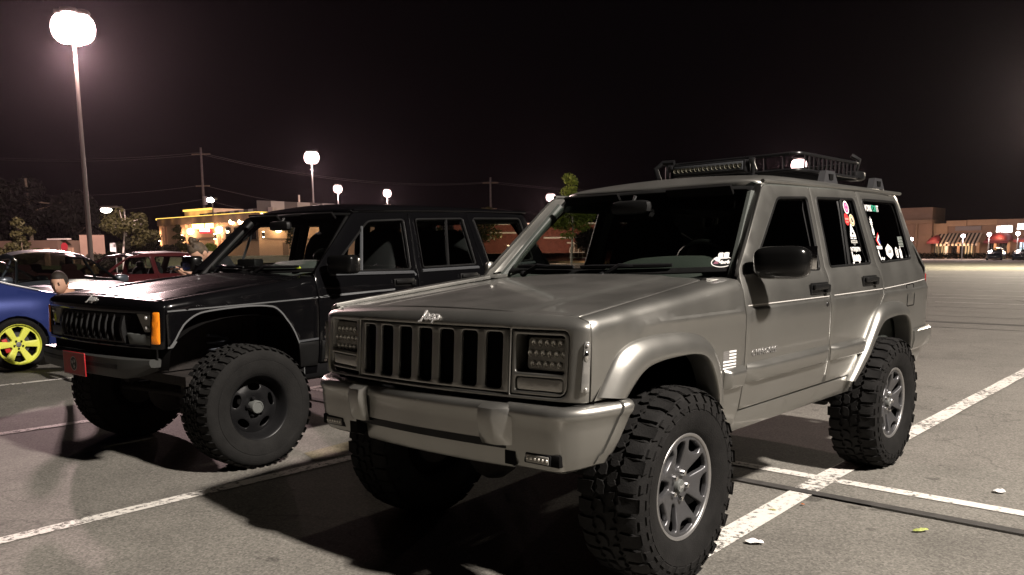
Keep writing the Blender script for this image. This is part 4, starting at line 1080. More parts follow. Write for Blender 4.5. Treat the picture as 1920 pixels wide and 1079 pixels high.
# ------------------------------------------------------------------ the silver and the black SUV
rootA = empty('suv', (0, 0, 0), 0, 'silver lifted SUV with roof rack, chunky tyres and stickers on its dark rear windows', 'suv', 'lifted boxy SUVs')
rootB = empty('suv', (.1329, -3.154, 0), rad(2.7456), 'black lifted SUV with grey stripes, amber corner lamp and a red front plate', 'suv', 'lifted boxy SUVs')
TA = lambda x, y, z: (x, y, z + .165 - .0036 * (x + 1.288) + .0125 * y)
TB = lambda x, y, z: (x, y, z + .152 - .0122 * (x + 1.288))
build_suv(TA, 'A', rootA)
build_suv(TB, 'B', rootB)
RA, WA = .420, .288
wa = make_wheel('A', RA, WA)
cA = .895 - WA / 2
put_wheels(wa, rootA, [(0, cA, .412, .15, .02), (0, -cA, .412, .7, .02 + 0), (-2.576, cA + .0, .412, .34, 0), (-2.576, -cA, .412, 1.1, 0)])
RB, WB = .405, .335
wb_ = make_wheel('B', RB, WB)
cB = .955 - WB / 2
put_wheels(wb_, rootB, [(.02, cB, .398, .2, -.03), (.02, -cB, .398, .9, -.03), (-2.576, cB, .398, .5, 0), (-2.576, -cB, .398, 1.4, 0)])
# running gear: axles, springs, shocks, links
def gear(root, T, z, spring, cy, fx):
    for x in (fx, -2.576):
        b = MB(); b.tube([(x, -cy + .10, z), (x, cy - .10, z)], .040, n=10); b.sphere((x - (.0 if x > -1 else 0), -.22 if x > -1 else 0, z), (.15, .13, .15), n=14, k=8); b.build('axle', K['under'], root)
        for s in (1, -1):
            h = []
            for k in range(8 * 12 + 1):
                a = 2 * PI * k / 12; h.append((x + .02 + .065 * math.cos(a), s * .50 + .065 * math.sin(a), z + .06 + .40 * k / 96))
            MB().tube(h, .0085, n=6).build('coil_spring', spring, root)
            b = MB(); b.tube([(x - .10, s * .55, z - .03), (x - .16, s * .50, z + .30)], .030, n=10); b.tube([(x - .16, s * .50, z + .30), (x - .20, s * .47, z + .52)], .013, n=8)
            b.build('shock_absorber', K['satin'], root)
            b = MB(); b.tube([(x + (-.02), s * .42, z - .04), (x + (-.75 if x > -1 else .7), s * .40, z + .10)], .028, n=8); b.build('control_arm', K['under'], root)
            b = MB(); b.lathe([(.0, 0), (.14, 0), (.14, .012), (.05, .02)], axis='Y', c=(x, s * (cy - .10) - .01, z), n=24); b.build('brake_disc', K['under'], root)
    b = MB(); b.tube([(fx + .16, -cy + .2, z + .02), (fx + .15, cy - .2, z + .05)], .018, n=8); b.tube([(fx - .12, -.55, z + .12), (fx + .06, .45, z + .06)], .018, n=8); b.build('steering_link', K['under'], root)
    b = MB(); b.box((-.9, .40, z + .13), (2.3, .07, .10)); b.box((-.9, -.40, z + .13), (2.3, .07, .10)); b.box((-1.1, 0, z + .08), (.5, .5, .14), bev=.03); b.tube([(-.6, .2, z + .06), (-2.1, .25, z + .06), (-3.3, .45, z + .12)], .03, n=8); b.sphere((-2.0, .25, z + .06), (.3, .12, .08)); b.box((-3.05, -.1, z + .14), (.7, .8, .2), bev=.04)
    b.build('frame_rail', K['under'], root)
gear(rootA, TA, .41, K['under'], cA, 0); gear(rootB, TB, .395, K['spring'], cB, .02)

# roof rack and light bar on the silver SUV
def ta(mb): mb.v = [tuple(TA(*p)) for p in mb.v]; return mb
rk = MB()
zb, zt_ = 1.692, 1.788
x0, x1, yw = -1.93, -2.90, .465
def loop(z, xa, xb, w_):
    r_ = .06; pts = []
    for cx, cy, a0 in ((xa - r_, w_ - r_, 0), (xb + r_, w_ - r_, 90), (xb + r_, -w_ + r_, 180), (xa - r_, -w_ + r_, 270)):
        for k in range(5):
            a = rad(a0 + 90 * k / 4); pts.append((cx + r_ * math.cos(a), cy + r_ * math.sin(a), z))
    return pts + [pts[0]]
rack = empty('roof_rack', (0, 0, 0), 0, 'black steel basket rack on the roof of the silver SUV', 'roof rack')
ta(MB().tube(loop(zt_, x0, x1, yw), .010, n=8)).build('top_rail', K['satin'], rack)
ta(MB().tube(loop(zb, x0, x1, yw), .010, n=8)).build('bottom_rail', K['satin'], rack)
for q in np.linspace(x0 - .08, x1 + .08, 13):
    for s in (1, -1): ta(MB().tube([(q, s * yw, zb), (q, s * yw, zt_)], .0055, n=6)).build('upright', K['satin'], rack)
for q in np.linspace(-yw + .1, yw - .1, 7):
    for x in (x0, x1): ta(MB().tube([(x, q, zb), (x, q, zt_)], .0055, n=6)).build('upright', K['satin'], rack)
for q in np.linspace(x0 - .1, x1 + .1, 9): ta(MB().tube([(q, -yw, zb), (q, yw, zb)], .008, n=6)).build('cross_bar', K['satin'], rack)
for x in (-2.17, -3.00):
    for s in (1, -1):
        pr = [(x + .11, s * .545, 1.618), (x - .11, s * .545, 1.618), (x - .075, s * .535, 1.690), (x + .055, s * .535, 1.690)]
        b = MB(); b.prism(pr, (0, -s * .02, 0), (0, s * .02, 0)); b.box((x, s * .545, 1.652), (.055, .046, .034), mi=1)
        b.v = [tuple(TA(*p)) for p in b.v]; b.build('rack_foot', [K['rim'], K['dark']], rack, fixn=True)
for s in (1, -1):
    ta(MB().box((-2.45, s * .545, 1.607), (1.35, .035, .022), bev=.006)).build('roof_rail', K['silver'], rootA)
# LED bar, slightly off centre, ahead of the basket
K['dullled'] = mat('dull_led_reflector', (.17, .16, .11), .6)
lb = empty('light_bar', (0, 0, 0), 0, 'long unlit LED light bar mounted ahead of the roof rack', 'light bar')
bx, by0, by1, bz = -1.87, -.34, .17, 1.735
ta(MB().box((bx, (by0 + by1) / 2, bz), (.085, by1 - by0, .078), bev=.012)).build('bar_housing', K['satin'], lb)
ta(MB().box((bx + .043, (by0 + by1) / 2, bz), (.006, by1 - by0 - .03, .052), bev=.002)).build('bar_lens', K['gtrim'], lb)
for k in range(16):
    y = by0 + .030 + (by1 - by0 - .06) * k / 15
    mb = MB(); mb.lathe([(.0145, .005), (.011, -.001), (.006, -.004), (.004, .004), (0, .005)], axis='X', c=(bx + .048, y, bz), n=8); ta(mb).build('led_cell', K['dullled'], lb)
for y in (by0 - .03, by1 + .03):
    b = MB(); b.tube([(bx, y, bz - .07), (bx, y, bz + .045)], .012, n=8); b.tube([(bx + .03, y, bz + .04), (bx - .03, y, bz - .03)], .014, n=8); b.box((bx, y, bz - .065), (.07, .035, .02), bev=.004); ta(b).build('bar_bracket', K['satin'], lb)
b = MB(); hoop = [(bx - .02, -.47, bz - .06), (bx + .01, -.485, bz + .03), (bx - .02, -.45, bz + .066), (bx - .03, -.37, bz + .064)]
b.tube(hoop, .018, n=8); b.tube([(bx - .02, -.42, bz - .05), (bx - .02, -.42, bz + .06)], .010, n=6); ta(b).build('hoop', K['satin'], rack)
# cargo strap and jack handle at the tail of the rack
b = MB(); b.tube([(-2.93, .30, 1.70), (-2.96, .42, 1.74), (-2.95, .44, 1.82), (-2.92, .40, 1.85)], .016, n=8); b.sphere((-2.99, .40, 1.715), (.09, .06, .035), e=.6);
ta(b).build('rack_clamp', K['satin'], rack)

# ------------------------------------------------------------------ lettering and stickers on the silver SUV
def wp(x, z, off=.0): # point on the window plane
    return Vector(TA(x, float(S(x, z)) - .0085 + off, z))
wxa = (-1, 0, 0); wya = (0, -.27, 1)
def stick(nm, polys, x, z, mats): return flat(nm, polys, wp(x, z), wxa, wya, mats, rootA)
RG = lambda r, n=24: ell(0, 0, r, r, n)
stick('window_sticker', [(RG(.040), 0, 0), (RG(.031), 1, 1), (RG(.022), 2, 2), (ell(0, 0, .016, .008), 1, 3)], -2.084, 1.461, [K['white'], K['magenta'], mat('pink_print', (.70, .25, .38), .5)])
stick('window_sticker', [(RG(.037), 0, 0), ([(-.026, -.004), (.026, -.004), (.026, .008), (-.026, .008)], 1, 1), ([(-.02, -.020), (.02, -.020), (.02, -.013), (-.02, -.013)], 1, 1)], -2.052, 1.390, [K['redp'], mat('salmon_print', (.65, .22, .18), .5)])
stick('window_sticker', [(RG(.037), 0, 0), (RG(.030), 1, 1), (RG(.024), 0, 2), ([(-.012, -.012), (.014, -.012), (.006, .014), (-.010, .010)], 2, 3)], -2.130, 1.386, [mat('cream_print', (.75, .62, .45), .5), K['orange'], K['blackp']])
stick('window_sticker', [([(-.044, -.045), (.044, -.045), (.044, -.020), (.003, .048), (-.003, .048), (-.040, -.020)], 0, 0), ([(-.040, -.037), (.040, -.037), (.040, -.032), (-.040, -.032)], 1, 1), ([(-.018, -.018), (.022, -.018), (.010, .000), (.002, -.010), (-.006, .004)], 1, 1)], -2.092, 1.318, [K['white'], K['blackp']])
stick('window_sticker', [(ell(0, 0, .022, .024), 0, 0), ([(-.048, -.008), (.048, -.008), (.048, .008), (-.048, .008)], 1, 1), ([(-.036, -.003), (.036, -.003), (.036, .003), (-.036, .003)], 0, 2)], -2.090, 1.258, [K['greyp'], mat('pale_grey_print', (.45, .44, .40), .5)])
text_obj('window_sticker', 'INTERJEEPIN', wp(-2.085, 1.213, .001), wxa, wya, .036, K['white'], rootA, ext=.0003, bold=.0006, xs=.76)
text_obj('window_sticker', 'Jeep', wp(-2.072, 1.168, .001), wxa, wya, .078, K['white'], rootA, ext=.0003, bold=.003, xs=.95)
for s_, xx, m_ in (('WORK', -2.440, 'white'), ('FOR', -2.550, 'green'), ('IT', -2.617, 'white')):
    text_obj('window_sticker', s_, wp(xx, 1.466, .001), wxa, wya, .056, K[m_], rootA, ext=.0003, bold=.0012, xs=.80 if s_ != 'IT' else .85)
stick('window_sticker', [([(-.002, .058), (.006, .036), (.022, .040), (.012, .026), (.026, .014), (.010, .014), (.022, -.002), (.004, .004), (.012, -.016), (-.012, -.014), (-.004, .004), (-.022, -.002), (-.010, .014), (-.026, .016), (-.012, .026), (-.020, .042), (-.006, .036)], 0, 0), (ell(.002, -.040, .017, .026, 20), 0, 0), ([(-.016, -.082), (.024, -.082), (.024, -.072), (-.016, -.072)], 1, 0)], -2.448, 1.362, [K['white'], K['greyp']])
stick('window_sticker', [([(.030, .048), (.034, .040), (-.010, -.002), (.022, -.040), (.006, -.040), (-.030, -.002)], 0, 0), ([(.034, .036), (.036, .020), (.004, -.004), (.034, -.034), (.024, -.040), (-.008, -.003)], 1, 1), ([(.036, .010), (.036, -.030), (.014, -.006)], 2, 1)], -2.490, 1.270, [K['redp'], K['white'], K['blue']])
stick('window_sticker', [([(-.054, -.010), (.054, -.010), (.054, .010), (-.054, .010)], 0, 0), ([(-.044, -.003), (.044, -.003), (.044, .003), (-.044, .003)], 1, 1)], -2.490, 1.222, [K['white'], mat('pale_print', (.55, .53, .52), .5)])
stick('window_sticker', [([(-.070, .030), (-.058, .030), (-.046, .006), (-.030, .034), (-.020, .030), (-.012, -.010), (.002, -.020), (.020, -.012), (.036, -.022), (.056, -.012), (.060, -.022), (.040, -.034), (.016, -.026), (-.012, -.034), (-.024, -.006), (-.040, -.020), (-.052, -.036), (-.060, -.010)], 0, 0)], -2.492, 1.175, [K['white']])
stick('window_sticker', [([(.0, .050), (.062, .022), (.062, -.022), (0, -.050), (-.062, -.022), (-.062, .022)], 0, 0), ([(.0, .042), (.053, .018), (.053, -.018), (0, -.042), (-.053, -.018), (-.053, .018)], 1, 1), ([(.0, .040), (.051, .017), (.051, -.017), (0, -.040), (-.051, -.017), (-.051, .017)], 0, 2)], -2.664, 1.196, [K['white'], K['greyp']])
text_obj('window_sticker', 'GZN', wp(-2.664, 1.196, .003), wxa, wya, .032, K['greyp'], rootA, ext=.0003, bold=.0006)
stick('window_sticker', [(ell(0, 0, .027, .037), 0, 0), (ell(0, 0, .017, .027), 1, 1), ([(-.005, -.018), (.007, -.014), (.008, .020), (-.006, .014)], 0, 2)], -2.815, 1.188, [K['white'], K['greyp']])
stick('window_sticker', [([(-.018, -.038), (.020, -.038), (.022, .006), (.012, .022), (.010, .042), (.002, .042), (-.002, .020), (-.016, .024), (-.028, .020), (-.020, .006)], 0, 0)], -2.898, 1.188, [K['white']])
fg = [([(-.044, .002), (-.012, .002), (-.012, .030), (-.044, .030)], 1, 1)]
for k in range(7):
    z = .028 - k * .0105; fg.append(([(-.012 if k < 3 else -.044, z - .003), (.046, z - .003), (.046, z + .003), (-.012 if k < 3 else -.044, z + .003)], 0, 0))
stick('flag_sticker', fg, -2.945, 1.262, [mat('dim_flag_print', (.20, .22, .20), .5), mat('dim_flag_canton', (.14, .16, .15), .5)])
# flag decal on the fender
fl = [([(-.060, -.002), (-.004, -.002), (-.004, .042), (-.060, .042)], 1, 0)]
for k in range(6):
    z = .0365 - k * .0145; fl.append(([(-.004 if k < 3 else -.060, z - .0042), (.060, z - .0042), (.060, z + .0042), (-.004 if k < 3 else -.060, z + .0042)], 0, 0))
for r_ in range(5):
    for c_ in range(6): fl.append((ell(-.055 + c_ * .0092, .002 + .037 * r_ / 4, .0017, .0017, 6), 2, 1))
flat('flag_decal', fl, TA(-.395, float(S(-.395, .735)) + .0006, .735), (-1, 0, -.02), (0, 0, 1), [K['white'], mat('grey_canton', (.13, .125, .12), .5), mat('canton_star', (.3, .29, .27), .5)], rootA)
fdoor = rootA
text_obj('door_badge', 'CHEROKEE', TA(-.735, float(S(-.735, .742)) + .0008, .742), (-1, .0, -.01), (0, 0, 1), .042, K['rimlip'], rootA, ext=.0018, shear=.25, xs=1.25, bev=.0004)
# windshield sticker: hand above an oval
pu, pv = .915, .11
o3 = Vector([float(q) for q in TA(*[float(q) for q in ws_P(pu, pv, .006)])]); ox = Vector([float(q) for q in TA(*[float(q) for q in ws_P(pu + .02, pv, .006)])]); oy = Vector([float(q) for q in TA(*[float(q) for q in ws_P(pu, pv + .05, .006)])])
ws_st = [(ell(0, -.010, .054, .034, 28), 0, 0), (ell(0, -.010, .049, .029, 28), 1, 1), (rpoly([(-.024, .010), (.026, .010), (.027, .050), (.006, .050), (.001, .044), (-.004, .050), (-.026, .048)], .008), 0, 2), ([(-.001, .016), (.002, .016), (.002, .044), (-.001, .044)], 1, 3), (rpoly([(-.046, .012), (-.030, .024), (-.010, .006), (-.014, -.012), (-.030, -.004)], .004), 0, 2), ([(-.042, -.022), (-.018, -.022), (-.018, -.004), (-.034, -.004)], 2, 2)]
flat('windshield_sticker', ws_st, o3, ox - o3, oy - o3, [K['white'], K['blackp'], mat('mauve_print', (.25, .10, .14), .5)], rootA)
text_obj('windshield_sticker', '4x4s', o3 + (ox - o3).normalized() * .016 + (oy - o3).normalized() * -.014 + (ox - o3).cross(oy - o3).normalized() * .003, ox - o3, oy - o3, .030, K['white'], rootA, ext=.0003, bold=.0016)
# small bulge mirror button / inspection tag high on the windshield
q3 = Vector([float(q) for q in TA(*[float(q) for q in ws_P(.07, .80, .006)])])
flat('windshield_sticker', [(ell(0, 0, .006, .012), 0, 0), (ell(0, 0, .004, .009), 1, 1)], q3, (0.1, 1, 0), (-.6, .3, .8), [K['white'], K['blackp']], rootA)

# ------------------------------------------------------------------ litter
def crumple(name, x, y, r, m_, label, cat, seed, flatn=.3, ang=0, long_=1.5):
    rr = random.Random(seed); vs = [(0, 0, .004 + .3 * r * flatn)]; n = 11
    for k in range(n):
        a = 2 * PI * k / n; q = r * rr.uniform(.75, 1.1); vs.append((q * math.cos(a) * long_, q * math.sin(a), .004 + rr.uniform(0, .5) * r * flatn))
    for k in range(n):
        a = 2 * PI * k / n + .2; q = r * rr.uniform(.4, .6); vs.append((q * math.cos(a) * long_, q * math.sin(a), .006 + rr.uniform(.1, .9) * r * flatn))
    fs = []
    for k in range(n):
        j = (k + 1) % n; fs += [(1 + k, 1 + j, n + 1 + k), (1 + j, n + 1 + j, n + 1 + k), (n + 1 + k, n + 1 + j, 0)]
    o = obj(name, vs, fs, m_, None, 0, loc=(x, y, .006)); o.rotation_euler = (0, 0, ang); return tag(o, label, cat)
paper = mat('crumpled_paper', (.78, .77, .76), .8)
crumple('paper_scrap', -.63, .89, .030, paper, 'crumpled white paper scrap by the front wheel, touching the parking line', 'litter', 3, .5, 2.2)
crumple('paper_scrap', -2.32, 1.56, .034, paper, 'white paper scrap on the asphalt beyond the cross line', 'litter', 8, .5, 2.4, 1.1)
leafm = mat('yellow_green_leaf', (.32, .36, .10), .7, noise=.3, nscale=40)
crumple('fallen_leaf', -1.32, 1.43, .020, leafm, 'pale green curled leaf on bare asphalt at the lower right', 'leaf', 5, .5, 2.6, 2.2)
crumple('fallen_leaf', -1.16, .73, .016, mat('dull_leaf', (.27, .26, .10), .8), 'small dull green leaf lying on the white parking line', 'leaf', 6, .2, 1.9, 1.3)
crumple('fallen_leaf', -1.36, .81, .009, mat('orange_leaf', (.35, .10, .02), .8), 'tiny orange leaf fragment at the edge of the white line', 'leaf', 7, .4, 1.9, 1.4)
# ------------------------------------------------------------------ far buildings
def on_y(u, v, y):
    d = CF + (u - 960) / FPX * CR - (v - CY) / FPX * CU
    return CAM + d * (y - CAM[1]) / d[1]
K['stucco'] = mat('tan_stucco', (.34, .215, .14), .9, noise=.10, nscale=.8, bump=.2, bscale=15)
K['stucco2'] = mat('brown_stucco', (.13, .085, .06), .9, noise=.12, nscale=.8, bump=.2, bscale=15)
K['cream'] = mat('cream_stucco', (.52, .40, .25), .9, noise=.08, nscale=.8)
K['screen1'] = mat('light_metal_panel', (.40, .36, .36), .6); K['screen2'] = mat('dark_metal_panel', (.10, .085, .09), .6)
K['brick'] = mat('dark_red_brick', (.16, .050, .036), .9, noise=.25, nscale=2.5, bump=.3, bscale=8)
K['whitetrim'] = mat('white_trim', (.62, .56, .50), .7)
K['darkglass'] = mat('dark_shop_glass', (.015, .015, .018), .08, coat=.5)
K['neon'] = glow('yellow_led_strip', (1, .62, .12), 2.0)
K['signyel'] = glow('lit_yellow_letters', (1, .80, .22), 7)
K['signred'] = glow('lit_red_sign', (.9, .05, .06), 1.6)
K['signwht'] = glow('lit_white_sign', (1, .90, .90), 9)
K['bulb'] = glow('warm_bulb', (1, .74, .42), 26)
K['shopglow'] = glow('lit_shop_interior', (1, .62, .30), .9)
K['shopblue'] = glow('lit_blue_window', (.75, .90, 1), 1.6)
AMB = (1, .60, .33)
def bulb_and_fill_light(loc, power, c=AMB, r=.12, parent=None):
    ld = bpy.data.lights.new('wall_and_fill_light', 'POINT'); ld.energy = power; ld.color = c; ld.shadow_soft_size = r
    o = bpy.data.objects.new('wall_and_fill_light', ld); col.objects.link(o); o.location = loc
    if parent: o.parent = parent
    return o

# restaurant: corner nearest the viewer at pixel column 487
pc = at(487, 480, 90); XC, YC = pc[0], pc[1]; Z0 = .9
ZP = at(487, 399, 90)[2]
rest = empty('restaurant', (0, 0, 0), 0, 'tan restaurant with yellow light strip along its roofline and glowing wall lamps', 'building')
W_ = YC - on_x(303, 480, XC)[1]; D_ = 30
b = MB(); b.box((XC - D_ / 2, YC - W_ / 2, (Z0 + ZP) / 2), (D_, W_, ZP - Z0)); b.build('wall', K['stucco'], rest, smooth=0)
fx = lambda u, v: on_x(u, v, XC); fy = lambda u, v: on_y(u, v, YC)
# recessed brown panels and pilasters on the sign face
def face_box(nm, u0, v0, u1, v1, m_, th, par=rest, off=0, f=fx, z0=None):
    a, c = f(u0, v0), f(u1, v1)
    zz0 = z0 if z0 is not None else min(a[2], c[2]); zz1 = max(a[2], c[2])
    bb = MB()
    if f is fx: bb.box((XC + off + th / 2, (a[1] + c[1]) / 2, (zz0 + zz1) / 2), (th, abs(a[1] - c[1]), zz1 - zz0))
    else: bb.box(((a[0] + c[0]) / 2, YC + off + th / 2, (zz0 + zz1) / 2), (abs(a[0] - c[0]), th, zz1 - zz0))
    return bb.build(nm, m_, par, smooth=0)
face_box('pilaster', 303, 416, 312, 480, K['stucco'], .35, z0=Z0); face_box('pilaster', 342, 413, 356, 480, K['stucco'], .35, z0=Z0); face_box('pilaster', 405, 408, 416, 480, K['stucco'], .35, z0=Z0)
face_box('wall_panel', 313, 420, 341, 480, K['stucco2'], .06, z0=Z0); face_box('wall_panel', 418, 425, 484, 452, K['stucco2'], .06)
face_box('wall_band', 357, 446.5, 404, 448.5, K['stucco2'], .10); face_box('wall_band', 417, 446.5, 486, 448.5, K['stucco2'], .10)
for u in (424, 440, 456, 472): face_box('window', u, 427, u + 10, 449, K['darkglass'], .05, off=.065)
face_box('roof_cap', 301, 411.5, 488, 414, K['stucco2'], .45).location.z = 0
# roof light strip: two runs along the parapet
b = MB(); b.box((XC + .30, YC - W_ / 2 + .1, ZP - .02), (.20, W_ + .3, .20)); b.build('roof_light_strip', K['neon'], rest, smooth=0)
b = MB(); b.box((XC - 4.2, YC + .30, ZP - .02), (8.8, .20, .20)); b.build('roof_light_strip', K['neon'], rest, smooth=0)
for k in range(9): bulb_and_fill_light((XC + .8, YC - .6 - k * W_ / 9, ZP - .25), 7, (1, .62, .22), .25)
# tower with its own strip, and the striped rooftop screen
tz0, tz1 = ZP - .3, at(400, 381.5, 96)[2]
ta_, tb_ = on_x(345, 385, XC - 4), on_x(398, 385, XC - 4)
b = MB(); b.box((XC - 6, (ta_[1] + tb_[1]) / 2, (tz0 + tz1) / 2), (4, abs(ta_[1] - tb_[1]), tz1 - tz0)); b.build('roof_tower', K['cream'], rest, smooth=0)
b = MB(); b.box((XC - 3.9, (ta_[1] + tb_[1]) / 2, tz1 - .05), (.2, abs(ta_[1] - tb_[1]), .2)); b.build('roof_light_strip', K['neon'], rest, smooth=0)
for q in (.25, .5, .75): bulb_and_fill_light((XC - 3.2, ta_[1] + (tb_[1] - ta_[1]) * q, tz1 - .5), 45, (1, .62, .22), .2)
n_ = 0
for k in range(22):
    y = YC - 15.0 + k * .95
    if y > YC - .4: break
    zt1 = tz1 - .75 + .012 * k
    b = MB(); b.box((XC - 2.0, y, (ZP + zt1) / 2), (.10 + .03 * (k % 2), .945, zt1 - ZP)); b.build('screen_panel', K['screen1'] if k % 2 else K['screen2'], rest, smooth=0)
for k in range(12):
    x = XC - 1.5 - k * 1.6
    b = MB(); b.box((x, YC - 1.2, ZP + .62), (1.59, .10 + .03 * (k % 2), 1.35)); b.build('screen_panel', K['screen1'] if k % 2 else K['screen2'], rest, smooth=0)
b = MB(); b.tube([(XC - 7, YC - 3, ZP), (XC - 7, YC - 3, ZP + 2.2)], .10, n=8); b.build('roof_vent', K['whitetrim'], rest)
# signs
a, c = fx(364, 419), fx(412, 428)
rr = random.Random(4); y = a[1]; step = (c[1] - a[1]) / 13
for k in range(13):
    if k in (6,): continue
    b = MB(); w0 = abs(step) * rr.uniform(.72, .92); h0 = (a[2] - c[2]); yy = a[1] + step * (k + .5); zz = (a[2] + c[2]) / 2 + .003 * k
    b.box((XC + .22, yy - w0 * .36, zz), (.14, w0 * .24, h0)); b.box((XC + .22, yy + w0 * .36, zz), (.14, w0 * .24, h0))
    if k % 2 == 0: b.box((XC + .225, yy, zz + h0 * .4), (.13, w0 * .6, h0 * .2))
    if k % 3 == 0: b.box((XC + .225, yy, zz), (.13, w0 * .6, h0 * .2))
    if k % 3 != 1: b.box((XC + .225, yy, zz - h0 * .4), (.13, w0 * .6, h0 * .2))
    b.build('sign_letter', K['signyel'], rest, smooth=0)
face_box('small_sign', 377, 429, 399, 437.5, K['signred'], .12, off=.1)
for k in range(5): face_box('small_sign_letter', 379 + k * 3.8, 430, 381.6 + k * 3.8, 434.5, K['signwht'], .04, off=.23)
bulb_and_fill_light((XC + .9, (a[1] + c[1]) / 2, a[2] - .5), 8, (1, .7, .25), .3)
# sconces and flood lamps
def sconce(u, v, power, glob=False, f=fx, big=1):
    p = f(u, v); dx, dy = (.55, 0) if f is fx else (0, .55)
    b = MB()
    if glob:
        b.sphere((p[0] + dx * .55, p[1] + dy * .55, p[2] + .1), (.34 * big, .34 * big, .34 * big), n=12, k=8); sl = b.build('wall_lamp', K['bulb'], rest)
        bulb_and_fill_light((p[0] + dx * 1.6, p[1] + dy * 1.6, p[2] - .1), power)
    else:
        b.tube([(p[0] + dx * .9, p[1] + dy * .9, p[2] - .22), (p[0] + dx * .9, p[1] + dy * .9, p[2] + .22)], .13, n=10); sl = b.build('wall_sconce', K['trim'], rest)
        for s in (1, -1):
            e = MB(); e.tube([(p[0] + dx * .9, p[1] + dy * .9, p[2] + s * .225), (p[0] + dx * .9, p[1] + dy * .9, p[2] + s * .30)], .11, n=10); e.build('sconce_bulb', K['bulb'], sl)
            bulb_and_fill_light((p[0] + dx * 1.2, p[1] + dy * 1.2, p[2] + s * .65), power)
sconce(306.5, 448, 40); sconce(349, 446, 45); sconce(411, 444, 45)
sconce(362, 436, 300, True); sconce(416, 433, 300, True)
for u in (439, 456, 474): sconce(u, 418.5, 22, True, big=.75)
sconce(489, 440, 20, f=fy)
sconce(519, 431, 110, True, f=fy, big=1.2); sconce(563, 430, 110, True, f=fy, big=1.1); sconce(612, 436, 100, True, f=fy)
face_box('wall_band', 492, 447, 600, 449, K['stucco2'], .10, f=fy)
face_box('canopy_light_strip', 598, 422.5, 645, 424.5, K['neon'], .25, f=fy, off=.3)
face_box('door', 530, 455, 541, 484, K['stucco2'], .08, f=fy, z0=Z0)
p = at(398, 375.5, 92)
sf = empty('security_lamp', (0, 0, 0), 0, 'white floodlight on the roof of the restaurant tower', 'lamp')
b = MB(); b.tube([(p[0], p[1], p[2] - 1.6), (p[0], p[1], p[2] - .1)], .06, n=6); b.box((p[0] - .1, p[1], p[2] + .12), (.5, .8, .2)); b.build('lamp_arm', K['pole'], sf)
MB().sphere((p[0] + .2, p[1], p[2]), (.34, .45, .25), n=12, k=8).build('lamp_lens', glow('cool_flood', (.95, 1, .95), 25), sf)
p = at(199, 394, 72)
sl = empty('street_lamp', (0, 0, 0), 0, 'single street lamp glowing beside the dark tree', 'lamp')
b = MB(); b.tube([(p[0] - 1.6, p[1] - .5, 1.0), (p[0] - 1.6, p[1] - .5, p[2] + .1), (p[0] - .9, p[1] - .2, p[2] + .3), (p[0], p[1], p[2] + .2)], .07, n=8); b.sphere((p[0], p[1], p[2] + .18), (.5, .3, .14), n=10, k=6); b.build('pole', K['pole'], sl)
MB().sphere((p[0], p[1], p[2]), (.42, .30, .22), n=12, k=8).build('lamp_lens', glow('white_street_glow', (1, .92, .80), 35), sl)
bulb_and_fill_light((p[0], p[1], p[2] - .5), 350, (1, .9, .75), .3)

# low brown service wall, beige gate panels
p0, p1 = at(40, 480, 74), at(151, 480, 70)
def wall_between(nm, p0, p1, z0, z1, th, m_, par):
    v = p1[:2] - p0[:2]; L = np.linalg.norm(v); b = MB()
    b.box(((p0[0] + p1[0]) / 2, (p0[1] + p1[1]) / 2, (z0 + z1) / 2), (L, th, z1 - z0), rz=math.atan2(v[1], v[0])); return b.build(nm, m_, par, smooth=0)
enc = empty('service_yard', (0, 0, 0), 0, 'low dark service building with two lit beige gate panels behind the light pole', 'building')
wall_between('wall', p0, p1, .6, at(100, 452, 72)[2], 4, K['stucco2'], enc)
wall_between('roof_edge', at(95, 480, 69.7), at(132, 480, 68.3), at(100, 450, 69)[2], at(100, 447.5, 69)[2], .4, K['whitetrim'], enc)
for u0, u1 in ((151.5, 167), (171, 198)):
    wall_between('gate_panel', at(u0, 480, 68), at(u1, 480, 68), .7, at(180, 441, 68)[2], .25, mat('beige_panel', (.27, .18, .13), .8, noise=.1, nscale=1), enc)
for u in (85, 130): wall_between('door', at(u, 480, 68.9 - (u - 85) * .035), at(u + 8, 480, 68.6 - (u - 85) * .035), .7, at(100, 465, 68)[2], .15, K['stucco'], enc)
p = at(213, 480, 60)
sg = empty('yard_sign', (p[0], p[1], 0), .5, 'small white sign on a post in the grass', 'sign')
MB().box((0, 0, 1.9), (.05, .42, .55), bev=.01).build('sign_board', K['white'], sg); MB().tube([(-.05, .15, 0), (-.05, .15, 1.7)], .03).build('post', K['polelight'], sg)
p = at(122, 478, 66)
bs = empty('stop_sign', (p[0], p[1], 0), .45, 'dim red octagonal road sign beyond the grey car', 'sign')
MB().prism([(0, .30 * math.cos(a + PI / 8), 2.0 + .30 * math.sin(a + PI / 8)) for a in np.arange(8) * PI / 4], (-.01, 0, 0), (.01, 0, 0)).build('sign_board', mat('red_sign', (.35, .03, .04), .5), bs); MB().tube([(-.04, 0, 0), (-.04, 0, 2)], .03).build('post', K['polelight'], bs)

